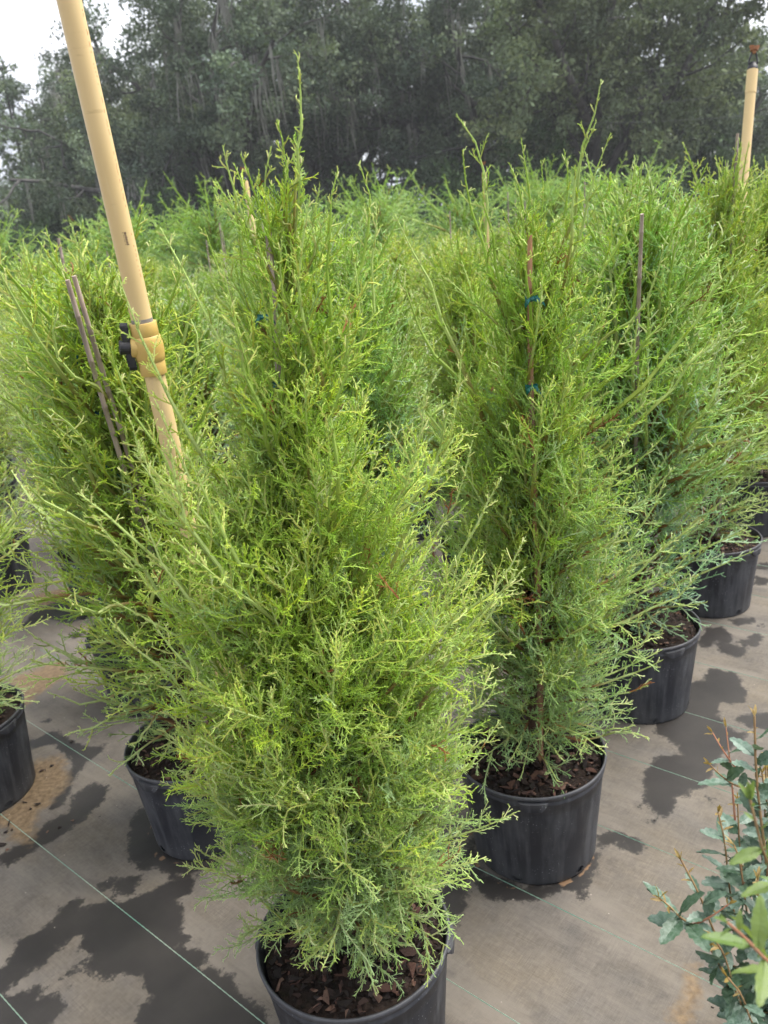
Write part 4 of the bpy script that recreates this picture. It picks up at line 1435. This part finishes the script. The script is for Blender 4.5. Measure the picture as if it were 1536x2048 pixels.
stem([hub, A(1520, 1780, 1.1), A(1530, 1650, 1.1), A(1532, 1520, 1.1)], 0.0022, (0.3, 1.0), 0.0085, 0.036)
stem([hub, A(1500, 2040, 1.0), A(1470, 1985, 0.96), A(1450, 1910, 0.95), A(1430, 1880, 0.95)], 0.0024, (0.2, 1.0), 0.0105, 0.042, 0.12)
stem([hub, A(1530, 2090, 0.95), A(1500, 2040, 0.92), A(1485, 1990, 0.9), A(1455, 1955, 0.9)], 0.0022, (0.3, 1.0), 0.012, 0.042, 0.1)
for k in range(9):
    x, y = rs.uniform(1480, 1640), rs.uniform(1500, 1950)
    dp = rs.uniform(0.98, 1.2)
    stem([hub, hub * 0.5 + A(x + 20, y + 150, dp) * 0.5, A(x + 10, y + 80, dp), A(x, y, dp)], 0.0022, (0.3, 1.0), 0.0095, 0.037, 0.15)
# the near sprigs leaning into the lens
stem([hub + [0.0, -0.05, 0.1], A(1600, 1960, 0.66), A(1535, 1925, 0.60), A(1500, 1885, 0.57), A(1455, 1845, 0.55)], 0.0024, (0.45, 1.0), 0.019, 0.036, 0.2, ('new', 'new'), True)
stem([hub + [0.02, -0.05, 0.1], A(1580, 1800, 0.68), A(1530, 1720, 0.64), A(1510, 1640, 0.62), A(1500, 1600, 0.62)], 0.0022, (0.45, 1.0), 0.020, 0.040, 0.12, ('new', 'new'))


# ------------------------------------------------------------------ litter on the cloth
LIT = [(75, 1610, 0.030, 0), (62, 1618, 0.022, 1), (50, 1605, 0.02, 0), (20, 1648, 0.034, 0), (12, 1665, 0.03, 1), (25, 1660, 0.02, 2), (6, 1690, 0.028, 0), (145, 1642, 0.02, 5), (120, 1655, 0.018, 0), (95, 1664, 0.016, 5),
       (105, 1533, 0.03, 0), (85, 1543, 0.034, 2), (65, 1552, 0.03, 2), (50, 1560, 0.026, 0), (92, 1540, 0.02, 3), (45, 1550, 0.022, 3), (188, 1904, 0.012, 0), (142, 1485, 0.032, 0), (128, 1474, 0.028, 1),
       (200, 1633, 0.008, 0), (15, 1700, 0.018, 5), (1308, 1641, 0.008, 0), (1425, 2015, 0.008, 0)]
rl = np.random.default_rng(4)
for px, py, s, mi in LIT:
    g = on_ground(px, py)
    o = obj('bark_chip', CHIP_ME[int(rl.integers(14)), mi], None, (g[0], g[1], s * 0.12), (rl.normal(0, 0.1), rl.normal(0, 0.1), rl.uniform(0, 6.28)), (s, s, s))
    tag(o, ('loose bark on the tan silt beside the left-edge pot' if py > 1590 else 'loose bark in a line on the cloth behind the tan silt') if px < 400 else 'dark crumb of bark on the bare cloth at right', 'bark', 'loose bark on the cloth')


# ------------------------------------------------------------------ soft feathery saplings behind the cedars
def soft_kind(seed, H_, tint):
    me = cedar_crown(seed, (0, 0, 0.3), (0.02, 0, H_), [(0, 0.4), (0.2, 0.7), (0.5, 0.72), (0.75, 0.6), (0.92, 0.4), (1, 0.15)], nprim=120, sp2=0.06, sp3=0.03, thick=3.4, elev=(4, 55), blue=0.9, long_frac=0.1,
                     tint=tint, droop=0.8, l2k=1.6, s4=False, name='crown')
    return me, trunk_mesh((0, 0, 0.0), (0.02, 0, H_), 0.016, seed)


SOFT = [soft_kind(61, 1.5, (0.66, 0.78, 0.95)), soft_kind(62, 1.7, (0.72, 0.85, 0.9))]
rf = np.random.default_rng(12)
nsoft = 0
for yy in (11.4, 12.6, 14.0):
    for xx in np.arange(-6.5, 4.0, 1.15):
        x = xx + rf.normal(0, 0.15)
        y = yy + rf.normal(0, 0.2)
        k = SOFT[int(rf.integers(2))]
        r_ = bpy.data.objects.new('feathery_sapling', None)
        COL.objects.link(r_)
        r_.location = (x, y, 0)
        tag(r_, 'soft blue-green feathery sapling in the row beyond the cedars', 'sapling', 'feathery saplings beyond the cedar block')
        a_ = rf.uniform(0, 6.28)
        s_ = rf.uniform(0.85, 1.12)
        obj('crown', k[0], r_, rot=(0, 0, a_), scale=s_)
        obj('trunk', k[1], r_, rot=(0, 0, a_), scale=s_)
        nsoft += 1


# ------------------------------------------------------------------ the wood behind
OAKC = [np.array([0.052, 0.078, 0.056]), np.array([0.098, 0.135, 0.09]), np.array([0.165, 0.205, 0.125])]


def leaf_cloud(bag, rng, centers, rad, n_each, size, cols, flat=0.75):
    n = len(centers) * n_each
    c = np.repeat(centers, n_each, 0)
    rr = np.repeat(np.broadcast_to(rad, (len(centers),)), n_each)
    d = norm(rng.normal(0, 1, (n, 3))) * (rng.uniform(0, 1, (n, 1)) ** 0.5) * rr[:, None] * np.array([1, 1, flat])
    p = c + d
    a = norm(rng.normal(0, 1, (n, 3)) + np.array([0, 0, 0.2]))
    b = norm(np.cross(a, rng.normal(0, 1, (n, 3))))
    s = size * rng.uniform(0.6, 1.4, (n, 1))
    # a pair of bent blades: 5 points, 2 quads-ish faces
    V = np.stack([p - a * s, p + b * s * 0.42 + np.cross(a, b) * s * 0.12, p + a * s, p - b * s * 0.42 + np.cross(a, b) * s * 0.12], 1).reshape(-1, 3)
    Fq = np.arange(n * 4).reshape(n, 4)
    cc = np.repeat(np.repeat(cols, n_each, 0) * rng.uniform(0.75, 1.3, (n, 1)), 4, 0)
    bag.add(V, Fq, cc)


def oak(seed, H_=14.0, spread_=6.5, trunk_h=2.6, limbs=7, n_each=80, leaf=0.088, moss=True, tone=1.0, tint=(1, 1, 1)):
    rng = np.random.default_rng(seed)
    br_P, br_R = [], []
    # trunk
    tk = np.linspace(0, 1, 6)[:, None] * np.array([[rng.normal(0, 0.4), rng.normal(0, 0.4), trunk_h]])
    P0 = np.zeros((limbs + 2, 3)) + tk[-1] * rng.uniform(0.75, 1.0, (limbs + 2, 1))
    az = np.arange(limbs + 2) * 2.4 + rng.uniform(0, 6)
    el = np.radians(rng.uniform(18, 55, limbs + 2))
    el[-2:] = R(75)
    d = np.stack([np.cos(az) * np.cos(el), np.sin(az) * np.cos(el), np.sin(el)], 1)
    Ln = np.where(el > 1.2, H_ - trunk_h, spread_ * rng.uniform(0.8, 1.15, limbs + 2) * 1.15)
    K = 8
    P1 = grow(P0, d, Ln, K, rng.uniform(0.1, 0.8, limbs + 2), 0.5, rng)
    s = np.linspace(0, 1, K)
    R1 = lerp(0.20, 0.05, s)[None] * rng.uniform(0.8, 1.15, (limbs + 2, 1))
    i2, s2, run2 = spread(Ln, 0.72, 0.22, 1.0, rng)
    o2, t2 = sample(P1, i2, s2)
    L2 = rng.uniform(1.4, 3.6, len(i2)) * (1.15 - 0.5 * s2)
    P2 = grow(o2, side_dir(t2, np.radians(rng.normal(55, 14, len(i2))), run2 * 2.4 + rng.normal(0, 0.6, len(i2))), L2, 6, rng.uniform(0.0, 0.9, len(i2)), 0.5, rng)
    R2 = lerp(0.055, 0.018, np.linspace(0, 1, 6))[None] * np.ones((len(i2), 1))
    i3, s3, run3 = spread(L2, 0.42, 0.25, 1.0, rng)
    o3, t3 = sample(P2, i3, s3)
    L3 = rng.uniform(0.5, 1.3, len(i3))
    P3 = grow(o3, side_dir(t3, np.radians(rng.normal(55, 14, len(i3))), run3 * 2.4), L3, 4, rng.uniform(-0.2, 0.6, len(i3)), 0.4, rng)
    R3 = lerp(0.018, 0.006, np.linspace(0, 1, 4))[None] * np.ones((len(i3), 1))
    wood = Bag()
    wood.tube(tk, lerp(0.42, 0.27, np.linspace(0, 1, 6)), 10)
    wood.tube(P1, R1, 7)
    wood.tube(P2, R2, 5)
    wood.tube(P3, R3, 3)
    wm_ = wood.mesh('trunk', M_OAKBARK, True)
    ends = np.concatenate([P3[:, -1], P3[:, 2], P2[:, -1]])
    hf = np.clip(ends[:, 2] / H_, 0, 1)
    pick = rng.uniform(0, 1, (len(ends), 1)) * 0.7 + 0.3 * rng.uniform(0, 1, (len(ends), 1))
    tone2 = rng.uniform(0.55, 1.45, len(i2))
    cl = np.where(pick < 0.5, lerp(OAKC[0], OAKC[1], pick * 2), lerp(OAKC[1], OAKC[2], pick * 2 - 1)) * tone * np.asarray(tint)
    cl = cl * np.concatenate([tone2[i3], tone2[i3], tone2])[:, None]
    fol = Bag()
    leaf_cloud(fol, rng, ends, rng.uniform(0.35, 0.75, len(ends)), n_each, leaf, cl)
    fm = fol.mesh('crown', M_OAK)
    mm = None
    if moss:
        mb = Bag()
        i, ss, _ = spread(np.concatenate([Ln, L2]), 0.30, 0.3, 1.0, rng)
        Pall = [P1, P2]
        n1 = len(Ln)
        o = np.where((i < n1)[:, None], sample(P1, np.minimum(i, n1 - 1), ss)[0], sample(P2, np.clip(i - n1, 0, len(L2) - 1), ss)[0])
        kk = rng.uniform(0, 1, len(o)) < 0.22
        o = np.repeat(o[kk], 6, 0)
        o = o + rng.normal(0, 0.07, o.shape) * [1, 1, 0.2]
        Lm = rng.gamma(2.0, 0.42, len(o)) + 0.15
        Pm = grow(o, np.tile([[0, 0, -1.0]], (len(o), 1)) + rng.normal(0, 0.08, (len(o), 3)), Lm, 5, 0.6, 0.14, rng, (0, 0, -1))
        Rm_ = np.array([[0.014, 0.022, 0.02, 0.014, 0.004]]) * rng.uniform(0.6, 1.5, (len(o), 1))
        mb.tube(Pm, Rm_, 3)
        mm = mb.mesh('hanging_moss', M_MOSS)
    return fm, wm_, mm


def pine(seed, H_=11.0):
    rng = np.random.default_rng(seed)
    s = np.linspace(0, 1, 10)[:, None]
    tr = s * np.array([[rng.normal(0, 0.5), rng.normal(0, 0.3), H_]])
    n = 46
    tt = rng.uniform(0.32, 1.0, n)
    o = np.stack([np.interp(tt, s[:, 0], tr[:, i]) for i in range(3)], 1)
    az = rng.uniform(0, 6.28, n)
    el = np.radians(rng.normal(20, 14, n))
    d = np.stack([np.cos(az) * np.cos(el), np.sin(az) * np.cos(el), np.sin(el)], 1)
    Ln = lerp(2.5, 0.7, tt ** 1.5) * rng.uniform(0.6, 1.2, n)
    P = grow(o, d, Ln, 6, 0.5, 0.35, rng)
    w = Bag()
    w.tube(tr, lerp(0.15, 0.03, s[:, 0]), 8)
    w.tube(P, lerp(0.035, 0.012, np.linspace(0, 1, 6))[None] * np.ones((n, 1)), 4)
    i, ss, _ = spread(Ln, 0.22, 0.25, 1.0, rng)
    c_, t_ = sample(P, i, ss)
    c_ = c_ + rng.normal(0, 0.16, c_.shape)
    m = len(c_)
    ne = 20
    cc = np.repeat(c_, ne, 0)
    dd = norm(rng.normal(0, 1, (m * ne, 3)) + np.repeat(t_, ne, 0) * 0.8 + [0, 0, 0.3])
    L_ = rng.uniform(0.14, 0.26, (m * ne, 1))
    Pn = np.stack([cc, cc + dd * L_], 1)
    col = np.repeat(lerp(np.array([0.09, 0.14, 0.05]), np.array([0.17, 0.24, 0.09]), rng.uniform(0, 1, (m, 1))), ne, 0)
    f = Bag()
    v, q, c2_ = tubes(Pn, np.array([[0.016, 0.008]]) * np.ones((m * ne, 1)), 3, np.repeat(col[:, None], 2, 1))
    f.add(v, q, c2_)
    return f.mesh('crown', M_OAK), w.mesh('trunk', M_OAKBARK, True), None


OAKS = [oak(71, 14.5, 8.5, 2.8, 9, n_each=74), oak(72, 13.5, 7.0, 2.2, 10, moss=False, tone=1.1, tint=(1.1, 1.05, 0.85)), oak(73, 12.0, 5.5, 3.0, 8, moss=False, tone=0.95)]
PINES = [pine(74, 10.5), pine(75, 9.0)]


def plant_tree(kind, name, px, Y, label, rz, sc, group, cat='tree', zs=None):
    g = at_y(px, 450, Y)
    r = bpy.data.objects.new(name, None)
    COL.objects.link(r)
    r.location = (g[0], Y, 0)
    tag(r, label, cat, group)
    s3_ = (sc, sc, zs or sc)
    obj('crown', kind[0], r, rot=(0, 0, rz), scale=s3_)
    obj('trunk', kind[1], r, rot=(0, 0, rz), scale=s3_)
    if kind[2] is not None:
        obj('hanging_moss', kind[2], r, rot=(0, 0, rz), scale=s3_)
    return r


WOOD = 'trees of the wood behind the nursery'
plant_tree(OAKS[0], 'live_oak', 500, 36, 'broad mossy live oak with bare spreading limbs, behind the front cedar top', 0.4, 1.0, WOOD)
plant_tree(OAKS[1], 'live_oak', 1180, 33, 'dense rounded live oak filling the upper right, above the second cedar', 2.0, 1.05, WOOD)
plant_tree(OAKS[1], 'live_oak', 330, 41, 'dark live oak crown beside the tall leaning pipe', 4.1, 1.0, WOOD)
plant_tree(OAKS[0], 'live_oak', 690, 40, 'mossy live oak hung with grey strands, top centre', 3.3, 1.05, WOOD)
plant_tree(OAKS[0], 'live_oak', 955, 38, 'tall live oak whose crown meets the top edge right of centre', 5.3, 1.05, WOOD)
plant_tree(OAKS[2], 'live_oak', 1390, 37, 'live oak at the far right with sky showing over its shoulder', 1.1, 0.82, WOOD)
plant_tree(OAKS[2], 'live_oak', 1560, 40, 'brownish tree cut by the right edge behind the sprinkler pipe', 2.6, 0.66, WOOD)
plant_tree(OAKS[2], 'live_oak', 175, 44, 'slim dark oak left of the leaning pipe', 0.9, 0.82, WOOD)
plant_tree(PINES[0], 'pine_tree', 70, 42, 'light green pine with thin bare trunk at the far left', 0.3, 1.0, WOOD)
plant_tree(PINES[1], 'pine_tree', 5, 38, 'pine cut off by the left edge under open sky', 1.3, 0.95, WOOD)
plant_tree(PINES[1], 'pine_tree', 130, 47, 'shorter pine between the left pine and the dark oak', 2.3, 1.0, WOOD)
for k, (px, Y, s_) in enumerate(((250, 52, 0.95), (420, 55, 1.0), (600, 54, 1.0), (1040, 50, 1.0), (1240, 50, 0.9), (60, 58, 0.7))):
    plant_tree(OAKS[k % 3], 'live_oak', px, Y, 'dark oak deep in the wood, seen between the front trunks and crowns', k * 1.7, s_, 'oaks deeper in the wood')

# undergrowth at the foot of the trees
def thicket(seed, w, h):
    rng = np.random.default_rng(seed)
    n = 60
    c = rng.uniform(-1, 1, (n, 3)) * np.array([w, 0.8, 0]) + np.stack([np.zeros(n), np.zeros(n), rng.uniform(0.2, 1, n) ** 0.8 * h], 1)
    c[:, 2] *= 1 - 0.55 * (c[:, 0] / w) ** 2
    f = Bag()
    col = lerp(np.array([0.04, 0.065, 0.035]), np.array([0.09, 0.15, 0.06]), rng.uniform(0, 1, (n, 1)))
    leaf_cloud(f, rng, c, rng.uniform(0.4, 0.8, n), 110, 0.10, col, 0.9)
    w_ = Bag()
    a = np.zeros((n, 3)) + rng.normal(0, 0.5, (n, 3)) * [1, 0.5, 0]
    w_.tube(np.stack([a, a * 0.5 + c * 0.5 + [0, 0, 0.1], c], 1), np.array([[0.04, 0.025, 0.01]]) * np.ones((n, 1)), 4)
    return f.mesh('foliage', M_OAK), w_.mesh('stem', M_OAKBARK), None


THICK = [thicket(81, 2.6, 3.2), thicket(82, 2.4, 2.5), thicket(83, 2.0, 4.6)]
for k, px in enumerate(range(-40, 1640, 92)):
    if 800 < px < 860:
        continue
    kind = THICK[k % 2] if not (1050 < px < 1150) else THICK[2]
    g = at_y(px, 450, 31 + 3 * (k % 3))
    r = bpy.data.objects.new('wild_shrub', None)
    COL.objects.link(r)
    r.location = (g[0], g[1], 0)
    tag(r, 'dark leafy shrub in the undergrowth at the foot of the wood', 'shrub', 'undergrowth along the edge of the wood')
    obj('foliage', kind[0], r, rot=(0, 0, k * 0.3), scale=(1, 1, 1 + 0.15 * ((k * 7) % 3)))
    obj('stem', kind[1], r, rot=(0, 0, k * 0.3))

# ------------------------------------------------------------------ overhead wires, upper right
M_WIRE = noisy_mat('wire', (0.09, 0.1, 0.095), (0.15, 0.16, 0.15), 5, 0.6)
for (x0, y0, x1, y1), lab in (((975, 186, 1560, 66), 'uppermost of the thin wires crossing the trees at upper right'), ((1010, 206, 1560, 105), 'second thin wire from the top, crossing the trees at upper right'),
                              ((1120, 222, 1560, 150), 'third thin wire from the top, meeting the sprinkler pipe'), ((1010, 246, 1560, 205), 'lowest of the thin wires crossing the trees at upper right')):
    a, b = at(x0, y0, 29), at(x1, y1, 23)
    s = np.linspace(0, 1.6, 30)[:, None]
    P = a + (b - a) * s
    P[:, 2] -= 0.30 * np.sin(s[:, 0] / 1.6 * math.pi)
    tag(obj('overhead_wire', Bag().tube(P, 0.006, 5).mesh('overhead_wire', M_WIRE)), lab, 'wire', 'thin wires at the upper right')

# ------------------------------------------------------------------ humid air
HZ = Nodes('humid_air')
HZ.t.nodes.remove(HZ.b)
pv = HZ.n('VolumePrincipled')
pv.inputs['Color'].default_value = (0.92, 0.95, 1.0, 1)
pv.inputs['Density'].default_value = 0.0011
pv.inputs['Anisotropy'].default_value = 0.2
HZ.l(pv.outputs[0], HZ.out.inputs['Volume'])
hb_ = Bag().box((0, 30, 9.5), (75, 50, 10.5)).mesh('haze', HZ.m)
hz = obj('haze', hb_)
hz['kind'] = 'stuff'
hz['label'] = 'pale humid air that softens the wood behind'
